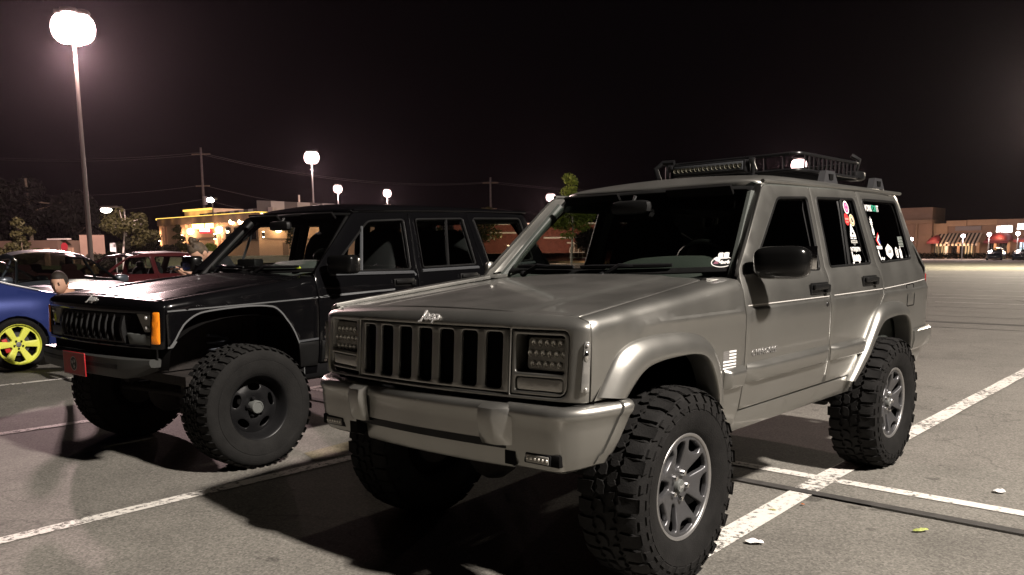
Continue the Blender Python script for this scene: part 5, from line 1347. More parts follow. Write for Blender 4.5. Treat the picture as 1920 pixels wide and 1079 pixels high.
# brick building seen through the cabins
bp = at(995, 480, 98); byaw = .72
br = empty('brick_building', (bp[0], bp[1], 0), byaw, 'dark red brick building with white trim and a white arched window', 'building')
H1 = 4.7
MB().box((-4, 0, H1 / 2), (8, 26, H1)).build('wall', K['brick'], br, smooth=0)
MB().box((-4, -8.5, H1 + .7), (8, 7, 1.4)).build('wall', K['stucco2'], br, smooth=0)
for y0, y1, z in ((-12.9, -5, 3.0), (-5, 1, 3.6), (1, 13, 3.0), (-12, -5.2, H1 + 1.3), (-5, 13, H1 - .1), (4, 9, 2.4)):
    MB().box((.06, (y0 + y1) / 2, z), (.22, abs(y1 - y0) * .92, .17)).build('trim_band', K['whitetrim'], br, smooth=0)
for yc_, wv in ((6.0, 3.0), (-6.5, 2.4), (-10.5, 2.4)):
    wdw = empty('x') if False else None
    pts = [(0.04, yc_ - wv / 2, .7), (0.04, yc_ + wv / 2, .7)] + [(0.04, yc_ + wv / 2 * math.cos(a), 1.5 + 1.0 * math.sin(a)) for a in np.linspace(0, PI, 9)]
    wi = MB().prism(pts, (0, 0, 0), (.05, 0, 0)).build('window', K['darkglass'] if yc_ < 0 else K['stucco2'], br, smooth=0)
    b = MB()
    for q in np.linspace(-.5, .5, 7):
        zt1 = 1.5 + 1.0 * math.sqrt(max(0, 1 - (2 * q) ** 2)); b.box((.13, yc_ + q * wv, (.7 + zt1) / 2), (.05, .10, zt1 - .7 + .02))
    arc = [(.13, yc_ + wv / 2 * math.cos(a), 1.5 + 1.0 * math.sin(a)) for a in np.linspace(0, PI, 13)]; b.tube(arc, .06, n=6); b.box((.13, yc_, 1.3), (.06, wv, .08)); b.box((.13, yc_, .7), (.1, wv + .2, .1))
    b.build('window_frame', K['whitetrim'], wi, smooth=0)
for y in (-2.2, .4): MB().box((.08, y, 1.1), (.08, 1.0, 2.2)).build('door', K['darkglass'], br, smooth=0)
MB().box((.8, 2, .18), (1.6, 24, .36)).build('planter_wall', K['concrete'], br, smooth=0)
bulb_and_fill_light(tuple(at(1048, 455, 93)), 1500, (1, .6, .5), .3); bulb_and_fill_light(tuple(at(950, 455, 93)), 900, (1, .6, .4), .3)  # two lights without fixtures, added to brighten the brick front

# strip of shops beyond the far side
mall = empty('shop_row', (0, 0, 0), 0, 'long row of small shops with striped and red awnings across the car park', 'building')
XM = -125; fm = lambda u, v: on_x(u, v, XM)
def mbox(nm, u0, v0, u1, m_, z0=0, th=6, off=0, par=mall, v1=None):
    a, c = fm(u0, v0), fm(u1, v1 if v1 is not None else v0)
    lo = c[2] if v1 is not None else z0
    b = MB(); b.box((XM - th / 2 + off, (a[1] + c[1]) / 2, (a[2] + lo) / 2), (th, abs(a[1] - c[1]), a[2] - lo)); return b.build(nm, m_, par, smooth=0)
K['mwall'] = mat('shop_stucco', (.135, .085, .062), .9, noise=.12, nscale=.7); K['mwall2'] = mat('shop_cream_stucco', (.20, .13, .085), .9, noise=.1, nscale=.7); K['creamcloth'] = mat('cream_awning_cloth', (.36, .29, .23), .8); K['mred'] = mat('red_awning_cloth', (.13, .018, .024), .7)
mbox('wall', 1560, 396, 1749, K['mwall']); mbox('wall', 1600, 418, 1752, K['mwall'], off=1.0); mbox('cornice', 1600, 417, 1753, K['stucco2'], off=1.3, v1=419.5); mbox('wall_band', 1640, 440, 1752, K['stucco2'], off=1.1, v1=442, th=6)
mbox('wall', 1749, 420, 1778, K['mwall2'], off=.2); mbox('wall', 1776, 415, 1874, K['mwall']); mbox('cornice', 1776, 414.5, 1813, K['mwall2'], v1=424, off=.3); mbox('cornice', 1815, 413, 1873, K['mwall2'], v1=422, off=.3)
mbox('wall', 1872, 412, 1990, K['mwall'], off=.6); mbox('sign_board', 1792, 425, 1840, K['screen2'], v1=432, off=.2)
for u in (1690, 1722): mbox('pilaster', u, 420, u + 4, K['stucco2'], off=1.25)
def arch_awning(u0, u1, vb, vt, nm='red_awning', dep=2.2):
    a, c = fm(u0, vb), fm(u1, vb); zt = fm(u0, vt)[2]; rows = []
    for k in range(9):
        q = PI * k / 8; y = (a[1] + c[1]) / 2 - (c[1] - a[1]) / 2 * math.cos(q); h = math.sin(q)
        rows.append([(XM + .3, y, a[2] + (zt - a[2]) * h), (XM + .3 + dep * .7, y, a[2] + (zt - a[2]) * h * .72), (XM + .3 + dep, y, a[2]), (XM + .3 + dep, y, a[2] - .35)])
    return MB().grid(rows).build(nm, K['mred'], mall, smooth=50)
arch_awning(1748, 1771, 453, 441); arch_awning(1856, 1902, 452, 434, dep=3); arch_awning(1908, 1940, 450, 446)
mbox('arch_surround', 1752, 437, 1777, K['mwall2'], off=.35, v1=447)
a, c = fm(1762, 458), fm(1842, 456); zt_ = fm(1790, 438)[2]; ns = 22
for k in range(ns):
    y0 = a[1] + (c[1] - a[1]) * k / ns; y1 = a[1] + (c[1] - a[1]) * (k + 1) / ns
    MB().add([(XM + .3, y0, zt_), (XM + .3, y1, zt_), (XM + 2.6, y1, a[2]), (XM + 2.6, y0, a[2]), (XM + 2.6, y1, a[2] - .3), (XM + 2.6, y0, a[2] - .3)], [(0, 1, 2, 3), (3, 2, 4, 5)]).build('awning_stripe', K['creamcloth'] if k % 2 else K['trim'], mall, smooth=0)
for u0, u1, vt, m_ in ((1756, 1764, 461, 'shopglow'), (1767, 1779, 461, 'shopglow'), (1788, 1806, 458, 'darkglass'), (1811, 1827, 459, 'shopglow'), (1857, 1872, 455, 'darkglass'), (1879, 1893, 454, 'darkglass'), (1915, 1935, 453, 'shopblue'), (1706, 1716, 458, 'stucco2')):
    wv = mbox('shop_window', u0, vt, u1, K[m_], z0=.5, th=.3, off=.5 if u0 < 1872 else 1.0)
    pm = MB(); a, c = fm(u0, vt), fm(u1, vt)
    for q in np.linspace(0, 1, 4): pm.box((XM + (.55 if u0 < 1872 else 1.05), a[1] + (c[1] - a[1]) * q, (a[2] + .5) / 2), (.12, .12, a[2] - .5))
    pm.build('window_frame', K['trim'], wv, smooth=0)
for u, m_ in ((1785, 'whitetrim'), (1807, 'mwall2'), (1843, 'mwall2'), (1875, 'mwall2'), (1900, 'mwall2')):
    p = fm(u, 455); MB().box((XM + 2.4, p[1], p[2] / 2), (.30, .30, p[2])).build('column', K[m_], mall, smooth=0)
def shop_sign(u0, v0, u1, v1, n, seed):
    a, c = fm(u0, v0), fm(u1, v1); rr = random.Random(seed); st = (c[1] - a[1]) / n
    bk = MB(); bk.box((XM + .9, (a[1] + c[1]) / 2, (a[2] + c[2]) / 2), (.08, abs(c[1] - a[1]) * 1.02, (a[2] - c[2]) * 1.1)); so = bk.build('sign_board', K['whitetrim'], mall, smooth=0)
    for k in range(n):
        b = MB(); h = (a[2] - c[2]) * rr.uniform(.75, 1); y = a[1] + st * (k + .5); w0 = abs(st) * .8
        b.box((XM + 1.0, y, (a[2] + c[2]) / 2), (.14, w0 * .35, h)); b.box((XM + 1.01, y, (a[2] + c[2]) / 2 + h * rr.choice((-.35, 0, .35))), (.14, w0, h * .3)); b.build('sign_letter', K['signwht'], so, smooth=0)
shop_sign(1872, 424, 1901, 436, 7, 1); shop_sign(1911, 420, 1945, 430, 8, 2)
for u, v, pw in ((1760, 444, 260), (1776, 462, 200), (1800, 462, 130), (1818, 460, 260), (1867, 462, 240), (1885, 440, 330), (1888, 464, 200), (1925, 462, 260), (1730, 455, 120), (1700, 430, 110)):
    p = fm(u, v); bulb_and_fill_light((XM + 3.2, p[1], p[2]), pw * .45, (1, .58, .32), .3)
def short_lamp(u, v, label, pw=500):
    p = at(u, v, 118); t = empty('shop_lamp', (p[0], p[1], 0), 0, label, 'lamp', 'short lamp posts along the shops')
    MB().tube([(0, 0, 0), (0, 0, p[2] - .1)], .06, n=8).build('post', K['polelight'], t); MB().sphere((0, 0, p[2]), (.24, .24, .22), n=12, k=8).build('lamp_globe', glow('pinkish_globe', (1, .80, .80), 24), t)
    bulb_and_fill_light((p[0], p[1], p[2] - .5), pw, (1, .78, .74), .25)
short_lamp(1709, 449, 'lamp post nearest the tail of the silver SUV, before the blank shop wall'); short_lamp(1806, 443, 'lamp post before the striped awning'); short_lamp(1855, 440, 'lamp post between the striped and the red awning'); short_lamp(1909, 438, 'lamp post past the big red awning')

# ------------------------------------------------------------------ power line
def utility_pole(u, vt, D, label):
    p = at(u, vt, D); t = empty('utility_pole', (p[0], p[1], 0), .6, label, 'utility pole', 'wooden utility poles of the power line'); z = p[2]
    MB().tube([(0, 0, 0), (0, 0, z)], [.20, .13], n=8).build('pole', mat('weathered_wood', (.075, .062, .06), .9, noise=.3, nscale=3), t)
    for dz, L in ((.8, 2.4), (4.6, 1.8)): MB().box((0, 0, z - dz), (.12, L, .14)).build('cross_arm', K['bark'], t)
    MB().tube([(.35, .35, z - 6.9), (.35, .35, z - 5.9)], .28, n=10).build('transformer', K['polelight'], t)
    return np.array([p[0], p[1], z])
poles = [np.array([*at(-420, 250, 120)[:2], 15.0]), utility_pole(376, 277, 112, 'utility pole with crossarms rising behind the restaurant tower'), utility_pole(919.5, 333, 128, 'faint utility pole with a transformer above the tail of the black SUV'), np.array([*at(1480, 330, 150)[:2], 13.5])]
wires = MB()
for a, c in zip(poles[:-1], poles[1:]):
    for off, dz, sag in ((-1.1, -.7, 1.6), (1.1, -.7, 1.6), (0, -4.5, 1.9), (0, -6.2, 2.2)):
        pts = []
        for k in range(21):
            t = k / 20; q = a * (1 - t) + c * t; pts.append((q[0] + off * .5, q[1] + off * .8, q[2] + dz - sag * 4 * t * (1 - t)))
        wires.tube(pts, .016, n=5)
tag(wires.build('power_line', mat('aluminium_wire', (.07, .062, .065), .8)), 'thin overhead power lines strung between the utility poles', 'power line')

# ------------------------------------------------------------------ trees, shrubs
def leaf_mat(nm, c, c2):
    M = mat(nm, c, .65, noise=0, c2=c2, nscale=2.2, spec=.3); nt = M.node_tree; b = nt.nodes['Principled BSDF']
    t = nt.nodes.new('ShaderNodeBsdfTranslucent'); mx = nt.nodes.new('ShaderNodeMixShader'); mx.inputs['Fac'].default_value = .42
    nt.links.new(b.inputs['Base Color'].links[0].from_socket, t.inputs['Color'])
    nt.links.new(b.outputs[0], mx.inputs[1]); nt.links.new(t.outputs[0], mx.inputs[2]); nt.links.new(mx.outputs[0], nt.nodes['Material Output'].inputs['Surface'])
    return M
LEAF = [leaf_mat('bright_leaves', (.20, .25, .04), (.11, .15, .025)), leaf_mat('olive_leaves', (.050, .050, .015), (.028, .027, .008)), leaf_mat('dark_leaves', (.0075, .0075, .0042), (.004, .004, .0025)), leaf_mat('shrub_leaves', (.032, .032, .018), (.018, .018, .010))]
def crown_mesh(rr, blobs, n, ls):
    V = []; F = []
    wts = [b[3] * b[4] * b[5] for b in blobs]
    for _ in range(n):
        b = rr.choices(blobs, wts)[0]
        while True:
            q = Vector((rr.uniform(-1, 1), rr.uniform(-1, 1), rr.uniform(-1, 1)))
            if .35 < q.length < 1: break
        p = Vector((b[0] + q.x * b[3], b[1] + q.y * b[4], b[2] + q.z * b[5]))
        nrm = (q + Vector((rr.uniform(-1, 1), rr.uniform(-1, 1), rr.uniform(-.6, 1.2)))).normalized()
        a = nrm.orthogonal().normalized(); a = Matrix.Rotation(rr.uniform(0, 6.28), 3, nrm) @ a; c = nrm.cross(a); s = ls * rr.uniform(.6, 1.3)
        k = len(V); V += [p - a * s, p + c * s * .42 + nrm * s * .1, p + a * s, p - c * s * .42 + nrm * s * .1]; F.append((k, k + 1, k + 2, k + 3))
    return V, F
def tree(name, loc, label, blobs, n, ls, lm, trunk, seed, group=None, tr=.08, tm=None):
    rr = random.Random(seed); t = empty(name, loc, 0, label, 'tree' if 'tree' in name else 'shrub', group)
    tk = MB(); top = Vector(trunk[-1]); tk.tube(trunk, [tr * (1 - .6 * i / (len(trunk) - 1)) for i in range(len(trunk))], n=8)
    for b in blobs[:9]:
        base = Vector(trunk[-2]).lerp(top, rr.uniform(0, .9)); e = Vector((b[0], b[1], b[2])); mid = base.lerp(e, .5) + Vector((0, 0, -.05)) * b[5]
        tk.tube([base, mid, e], [tr * .4, tr * .25, tr * .10], n=5)
    tk.build('trunk', tm or K['bark'], t)
    V, F = crown_mesh(rr, blobs, n, ls); obj('crown', V, F, lm, t, smooth=0); return t
def clumps(rr, c, R, k, r):
    out = []
    for _ in range(k):
        while True:
            q = Vector((rr.uniform(-1, 1), rr.uniform(-1, 1), rr.uniform(-1, 1)))
            if q.length < 1: break
        s = r * rr.uniform(.6, 1.25); out.append((c[0] + q.x * R[0], c[1] + q.y * R[1], c[2] + q.z * R[2], s, s, s * .8))
    return out
palebark = mat('pale_bark', (.36, .33, .29), .9, noise=.25, nscale=5)
# young tree seen through the silver SUV's windshield
p = at(1072, 480, 44); rr = random.Random(5)
bl = clumps(rr, (-.05, 0, 3.05), (1.0, 1.0, .75), 16, .42) + clumps(rr, (0, 0, 4.1), (.35, .35, .55), 7, .34) + clumps(rr, (0, -.1, 4.9), (.22, .22, .35), 5, .28) + clumps(rr, (.6, .5, 2.2), (.5, .5, .25), 4, .28)
tree('young_tree', (p[0], p[1], 0), 'young bright green tree with a pale trunk, its tip above the silver hood line', bl, 3400, .085, LEAF[0], [(0, 0, 0), (.03, 0, 1.2), (-.05, .03, 2.6), (0, 0, 4.6)], 5, tr=.07, tm=palebark)
p = at(240, 480, 60); rr = random.Random(7)
bl = clumps(rr, (0, 0, 3.35), (1.4, 1.4, .8), 15, .50) + clumps(rr, (-.6, .5, 2.5), (1.2, 1.2, .4), 7, .42)
tree('young_tree', (p[0], p[1], lawn_z(p[0], p[1]) - .1), 'slender olive tree with a pale trunk beside the beige gate panels', bl, 2600, .13, LEAF[1], [(.25, -.2, 0), (.2, -.2, 1.4), (.1, 0, 2.8), (0, 0, 3.8)], 7, tr=.075, tm=palebark)
p = at(40, 480, 58); rr = random.Random(8)
bl = clumps(rr, (0, 0, 1.6), (1.05, 1.05, .6), 12, .40) + clumps(rr, (0, 0, 2.6), (.6, .6, .5), 7, .34) + clumps(rr, (0, 0, 3.2), (.22, .22, .35), 4, .24)
tree('young_tree', (p[0], p[1], lawn_z(p[0], p[1]) - .1), 'small layered tree above the roof of the grey car', bl, 2400, .12, LEAF[1], [(0, 0, 0), (0, 0, 1.4), (0, 0, 3.2)], 8, tr=.07)
for k, (u, D, hh, rw, lab) in enumerate(((62, 82, 8.6, 3.4, 'big dark tree rising left of the nearest light pole'), (142, 86, 6.9, 2.8, 'dark tree standing right behind the nearest light pole'), (-30, 80, 8.0, 3.6, 'dark tree at the very edge of the picture'))):
    p = at(u, 480, D); rr = random.Random(20 + k)
    bl = clumps(rr, (0, 0, hh * .52), (rw, rw, hh * .34), 34, 1.05)
    tree('dark_tree', (p[0], p[1], .9), lab, bl, 5200, .24, LEAF[2], [(0, 0, 0), (0, 0, hh * .3), (.1, .1, hh * .8)], 30 + k, group='dark trees on the grass bank', tr=.22)
for k, (u, D, hh, rw, lab) in enumerate(((272, 66, 2.5, 1.35, 'large clipped shrub left of the restaurant'), (246, 67, 2.1, 1.0, 'dark shrub under the slender olive tree'), (190, 64, 1.2, .9, 'low shrub before the beige gate panels'))):
    p = at(u, 480, D); rr = random.Random(50 + k); bl = clumps(rr, (0, 0, hh * .55), (rw, rw, hh * .36), 18, .42)
    tree('shrub', (p[0], p[1], lawn_z(p[0], p[1]) - .1), lab, bl, 2200, .13, LEAF[3], [(0, 0, 0), (0, 0, hh * .3), (0, 0, hh * .6)], 60 + k, group='shrubs on the grass bank', tr=.06)
for k, (u, D, hh, rw, lm, lab) in enumerate(((344, 86, 3.6, .95, 1, 'narrow evergreen against the brown restaurant panel'), (395, 86, 1.5, .85, 0, 'round bright bush at the foot of the restaurant wall'), (552, 84, 3.2, 1.0, 1, 'small tree before the right-hand restaurant wall'), (320, 86, 1.1, 1.2, 3, 'low bush at the restaurant corner'), (366, 86, 1.0, 1.0, 3, 'low bush beside the narrow evergreen'))):
    p = at(u, 480, D); rr = random.Random(70 + k); bl = clumps(rr, (0, 0, hh * .55), (rw * .8, rw * .8, hh * .36), 14, .36)
    tree('shrub', (p[0], p[1], 1.1), lab, bl, 1500, .13, LEAF[lm], [(0, 0, 0), (0, 0, hh * .3), (0, 0, hh * .6)], 80 + k, group='planting round the restaurant', tr=.05)
for k, (u, D) in enumerate(((820, 92), (855, 96), (905, 92), (1110, 90), (1150, 95))):
    p = at(u, 480, D); rr = random.Random(90 + k); hh = 4.5 + (k % 3); bl = clumps(rr, (0, 0, hh * .58), (2.0, 2.0, hh * .3), 16, .75)
    tree('background_tree', (p[0], p[1], 0), ['dim tree seen through the rear side windows of the black SUV', 'taller dim tree left of the brick building', 'dim tree before the brick building', 'dim tree right of the arched window', 'dim tree hidden mostly by the silver SUV'][k], bl, 1500, .24, LEAF[1 if k in (0, 2) else 2], [(0, 0, 0), (0, 0, hh * .35), (0, 0, hh * .7)], 95 + k, group='trees near the brick building', tr=.12)
hb = []
for k in range(26): hb.append((0, -37 + k * .62, .45, .55, .5, .45))
V, F = crown_mesh(random.Random(3), hb, 2600, .16); o = obj('hedge', V, F, LEAF[2], None, 0, loc=(-120.5, 0, 0)); tag(o, 'low dark hedge along the front of the shops', 'hedge')
# ------------------------------------------------------------------ other cars
def build_car(root, sp, paint, rimm):
    """a low car from its side outline; front is +X"""
    top = np.array(sp['top'], float)          # from the front bottom over the roof to the rear bottom
    hw = sp['hw']; zk, yk = zip(*sp['prof'])
    x0, x1 = top[:, 0].max(), top[:, 0].min()
    def Sy(x, z):
        x = np.asarray(x, float); y = np.interp(z, zk, yk) * hw
        f = np.clip((x - (x0 - .75)) / .75, 0, 1); r = np.clip(((x1 + .6) - x) / .6, 0, 1)
        return y * (1 - .28 * f ** 2.2 - .20 * r ** 2.2)
    P = lambda u, v: (u, Sy(u, v), v)
    bot = []
    for cx in (sp['wf'], sp['wr']):
        bot.append([(cx + sp['ar'] * math.cos(a), sp['R'] + sp['ar'] * math.sin(a)) for a in np.linspace(-.35, PI + .35, 15)])
    zb = sp['zb']
    out = [tuple(p) for p in top] + [(sp['wr'] - sp['ar'] - .02, zb)] + bot[1][::-1] + [(sp['wr'] + sp['ar'] + .02, zb), (sp['wf'] - sp['ar'] - .02, zb)] + bot[0][::-1] + [(sp['wf'] + sp['ar'] + .02, zb)]
    for mir in (False, True):
        bs = panel('body_side', out, sp['win'], P, paint, root, (0, 1, .2), g=.10, r=.008, d=.03, mirror=mir, vrows=sp.get('rows'))
        for w_ in sp['win']:
            panel('window_glass', [tuple(q) for q in inset(np.array(w_ if area(w_) > 0 else w_[::-1], float), .008)], [], lambda u, v: (u, Sy(u, v) - .012, v), sp['glass'], bs, (0, 1, .2), g=.3, r=.001, d=.003, mirror=mir)
        s = -1 if mir else 1
        for d_ in sp.get('cuts', []):
            pts = [(x, s * (float(Sy(x, z)) + .0005), z) for x, z in resample(np.array(d_), .08)[:-max(1, int(math.ceil(np.linalg.norm(np.array(d_[-1]) - np.array(d_[0])) / .08)))]]
            MB().tube(pts, .004, n=4).build('door_gap', K['dark'], bs)
        for hx_, hz_ in sp.get('handles', []):
            if sp.get('vhandle'): MB().sphere((hx_, s * (float(Sy(hx_, hz_)) + .012), hz_), (.045, .018, .075), n=14, k=8).build('door_handle', K['rimlip'], bs)
            else: MB().box((hx_, s * (float(Sy(hx_, hz_)) + .012), hz_), (.16, .02, .035), bev=.008).build('door_handle', paint, bs)
        mx, mz = sp['mirror']; MB().sphere((mx, s * (float(Sy(mx, mz)) + .11), mz), (.06, .11, .07), n=14, k=8, e=.6).build('side_mirror', paint, root)
    # skin across the car
    idx = sp['parts']
    for nm, i0, i1, m_, crown in idx:
        seg = [top[i0]]
        for i in range(i0, i1):
            for t in (.34, .67, 1): seg.append(top[i] * (1 - t) + top[i + 1] * t)
        rows = []
        for p in seg:
            r_ = []
            ye = float(Sy(p[0], p[1])) - .002
            fwd = np.clip((p[0] - (x0 - .5)) / .5, 0, 1) * .16 - np.clip(((x1 + .4) - p[0]) / .4, 0, 1) * .12
            for q in np.linspace(-1, 1, 17): r_.append((p[0] + fwd * (1 - q * q), ye * q, p[1] + crown * (1 - abs(q) ** 2.4)))
            rows.append(r_)
        MB().grid(rows[::-1]).build(nm, m_, root, smooth=50)
    MB().box(((x0 + x1) / 2, 0, zb + .06), (x0 - x1 - .6, hw * 1.6, .08)).build('floor_pan', K['under'], root)
    for x, w_ in sp['seats']:
        for s in ((1, -1) if w_ < .4 else (0,)):
            b = MB(); b.sphere((x, s * .36, .62), (.25, w_, .09), e=.5); M_ = Matrix.Rotation(-.3, 3, 'Y'); b.sphere((x - .28, s * .36, .86), (.08, w_, .30), e=.55, M=M_); b.sphere((x - .36, s * .36, 1.16), (.05, .13, .09), e=.6); b.build('seat', sp.get('seatm', K['seat']), root, smooth=60)
    MB().box((sp['dash'], 0, .80), (.35, hw * 1.5, .2), bev=.04).build('dashboard', K['trim'], root)
    R = sp['R']; W = sp['W']; protos = []
    t = MB(); h = W / 2; rr_ = sp['rr']
    t.lathe([(rr_ - .01, h - .04), (rr_ + .006, h - .015), (rr_ + .03, h - .004), (R - .03, h), (R - .006, h - .018), (R, h - .05), (R, 0), (R, -h + .05), (R - .02, -h), (rr_, -h + .03)], axis='Y', n=40)
    protos.append(t.build('tyre', K['rubber'], None, smooth=40, fixn=True))
    ns = sp['spokes']; holes = []
    for k in range(ns):
        a = 2 * PI * (k + .5) / ns + .26; hw_ = PI / ns
        pts = [polar(rr_ * .34, a - hw_ * .30), polar(rr_ * .60, a - hw_ * .52), polar(rr_ * .86, a - hw_ * .62), polar(rr_ * .90, a), polar(rr_ * .86, a + hw_ * .62), polar(rr_ * .60, a + hw_ * .52), polar(rr_ * .34, a + hw_ * .30)]
        holes.append(rpoly(pts, .012, 3))
    protos.append(panel('rim', ell(0, 0, rr_ * .97, rr_ * .97, 44), holes, lambda u, v: (u, h - .055 + .022 * np.clip(np.sqrt(u * u + v * v) / rr_ - .3, 0, 1), v), rimm, None, (0, 1, 0), g=.03, r=.006, d=.04))
    rl = MB(); rl.lathe([(rr_ * .95, h - .06), (rr_ * .965, h - .02), (rr_ + .002, h - .006), (rr_ + .008, h - .02)], axis='Y', n=44); protos.append(rl.build('rim_lip', rimm, None, smooth=50, fixn=True))
    c = MB(); c.lathe([(rr_ * .93, h - .08), (rr_ * .9, -h)], axis='Y', n=30); c.lathe([(rr_ * .9, -.02), (0, -.02)], axis='Y', n=30); protos.append(c.build('rim_barrel', K['dark'], None))
    d = MB(); d.lathe([(0, h - .10), (.145, h - .10), (.145, h - .125)], axis='Y', n=30); protos.append(d.build('brake_disc', K['rim'], None))
    c = MB(); c.box((.125, h - .10, .02), (.06, .05, .17), bev=.01); protos.append(c.build('brake_caliper', K['redp'], None))
    for k in range(5):
        n = MB(); lx, lz = polar(.050, 2 * PI * k / 5); n.lathe([(.011, h - .06), (.011, h - .035), (0, h - .033)], axis='Y', c=(lx, 0, lz), n=8); protos.append(n.build('lug_nut', K['satin'], None))
    n = MB(); n.lathe([(.032, h - .06), (.030, h - .042), (0, h - .040)], axis='Y', n=20); protos.append(n.build('hub_cap', K['rimlip'], None))
    put_wheels(protos, root, [(x, s * (hw - h - .012), R, sp0, 0) for (x, s, sp0) in ((sp['wf'], 1, .1), (sp['wf'], -1, .5), (sp['wr'], 1, .25), (sp['wr'], -1, .8))])

PROF = [(.15, .88), (.30, .95), (.50, 1.0), (.72, .985), (.88, .94), (.98, .86), (1.30, .66), (1.45, .60)]
blue = mat('blue_metallic_paint', (.022, .038, .17), .34, metal=.4, coat=.6, crough=.12)
lime = mat('lime_yellow_wheel_paint', (.72, .75, .11), .4, coat=.3, emit=(.7, .8, .05), estr=.0)
greyblue = mat('grey_blue_metallic_paint', (.075, .088, .105), .30, metal=.2, coat=.25, crough=.10, spec=.3)
redpaint = mat('dark_red_paint', (.075, .012, .014), .34, coat=.5, crough=.2)
# blue coupe, tail towards the viewer's row
wc = on_y(40, 663, -8.62)
coupe = empty('coupe', (wc[0] + 1.32, wc[1] - .90, 0), 0, 'blue coupe with lime yellow six-spoke wheels at the edge of the picture', 'car')
build_car(coupe, dict(top=[(2.10, .20), (2.16, .42), (2.08, .60), (1.85, .70), (1.45, .80), (1.02, .90), (.62, 1.08), (.25, 1.25), (-.10, 1.31), (-.45, 1.295), (-.85, 1.20), (-1.30, 1.05), (-1.68, .95), (-1.95, .90), (-2.08, .84), (-2.12, .60), (-2.05, .28)],
    hw=.90, prof=[(.15, .88), (.30, .95), (.48, 1.0), (.62, 1.0), (.70, .975), (.80, .985), (.88, .945), (.95, .87), (1.25, .68), (1.35, .62)], wf=1.33, wr=-1.32, ar=.35, R=.322, W=.245, rr=.245, zb=.17, win=[rpoly([(.80, .955), (-.50, .965), (-.42, 1.225), (-.05, 1.245), (.28, 1.19)], .03), rpoly([(-.58, .97), (-1.15, 1.0), (-.62, 1.20)], .02)],
    cuts=[[(.95, .90), (.92, .50), (.85, .26)], [(-.55, .95), (-.60, .60), (-.55, .26)], [(-1.35, .70), (-2.08, .66)]], handles=[(-1.02, .835)], vhandle=True, mirror=(.72, .95), glass=K['clear'], spokes=6, seats=[(-.2, .25)], dash=.75,
    parts=[('front_bumper', 0, 3, blue, .0), ('hood', 3, 5, blue, .03), ('windshield', 5, 8, K['clear'], .03), ('roof', 8, 9, blue, .03), ('rear_window', 9, 11, K['tint2'], .03), ('tailgate', 11, 13, blue, .02), ('rear_bumper', 13, 16, blue, 0)]), blue, lime)
for s in (1, -1): MB().sphere((-2.02, s * .62, .74), (.07, .16, .10), n=12, k=8).build('tail_lamp', K['redlens'], coupe)
for s in (1, -1):
    MB().tube([(x, s * (yy + .004), z + .004) for x, yy, z in ((-.45, .590, 1.295), (-.85, .655, 1.20), (-1.30, .735, 1.05), (-1.62, .79, .965))], [.012, .012, .014, .010], n=8).build('pillar_trim', K['rimlip'], coupe)
sp_ = MB(); sp_.grid([[(-1.82, -.70, .965), (-1.98, -.70, .975)], [(-1.88, -.35, .985), (-2.06, -.35, .995)], [(-1.88, .35, .985), (-2.06, .35, .995)], [(-1.82, .70, .965), (-1.98, .70, .975)]]); sp_.build('boot_spoiler', blue, coupe)
# grey-blue hatchback, nose towards the viewer
gp = at(92, 500, 16.4)
sed = empty('hatchback', (gp[0], gp[1] + .2, 0), PI / 2 - .10, 'grey-blue hatchback facing the viewer with lamplight on its hood', 'car')
TOPS = [(2.08, .20), (2.16, .45), (2.10, .66), (1.95, .76), (1.45, .88), (.95, .97), (.48, 1.17), (.08, 1.32), (-.30, 1.40), (-.75, 1.44), (-1.30, 1.39), (-1.80, 1.14), (-2.02, .98), (-2.14, .90), (-2.18, .60), (-2.10, .25)]
build_car(sed, dict(top=TOPS, hw=.89, prof=PROF, wf=1.33, wr=-1.36, ar=.36, R=.325, W=.235, rr=.235, zb=.18, win=[rpoly([(.72, 1.02), (-.28, 1.02), (-.26, 1.34), (.10, 1.31)], .03), rpoly([(-.36, 1.02), (-1.25, 1.04), (-1.05, 1.33), (-.34, 1.345)], .03)],
    cuts=[[(.92, .95), (.90, .25)], [(-.32, 1.0), (-.34, .25)]], handles=[(-.18, .90), (-1.1, .92)], mirror=(.68, 1.0), glass=K['tint2'], spokes=5, seats=[(-.1, .25), (-.95, .55)], dash=.70, seatm=mat('dark_red_seat_cloth', (.06, .015, .015), .9),
    parts=[('front_bumper', 0, 3, greyblue, 0), ('hood', 3, 5, greyblue, .045), ('windshield', 5, 8, K['tint3'], .045), ('roof', 8, 10, greyblue, .06), ('rear_window', 10, 12, K['tint3'], .04), ('tailgate', 12, 15, greyblue, 0)]), greyblue, K['rim'])
for s in (1, -1):
    b = MB(); b.prism([(2.10, s * .36, .60), (2.02, s * .66, .64), (1.92, s * .72, .74), (2.02, s * .40, .70)], (.06, 0, .02), (.0, 0, 0)); hl = b.build('headlight', K['trim'], sed, fixn=True)
    for k in range(2): MB().sphere((2.12 - .05 * k, s * (.48 + .11 * k), .655), .028, n=10, k=6).build('headlight_bulb', K['chrome'], hl)
b = MB(); b.box((2.255, 0, .62), (.06, .80, .11), bev=.02); b.box((2.30, 0, .36), (.04, .90, .16), bev=.02); b.build('grille', K['trim'], sed)
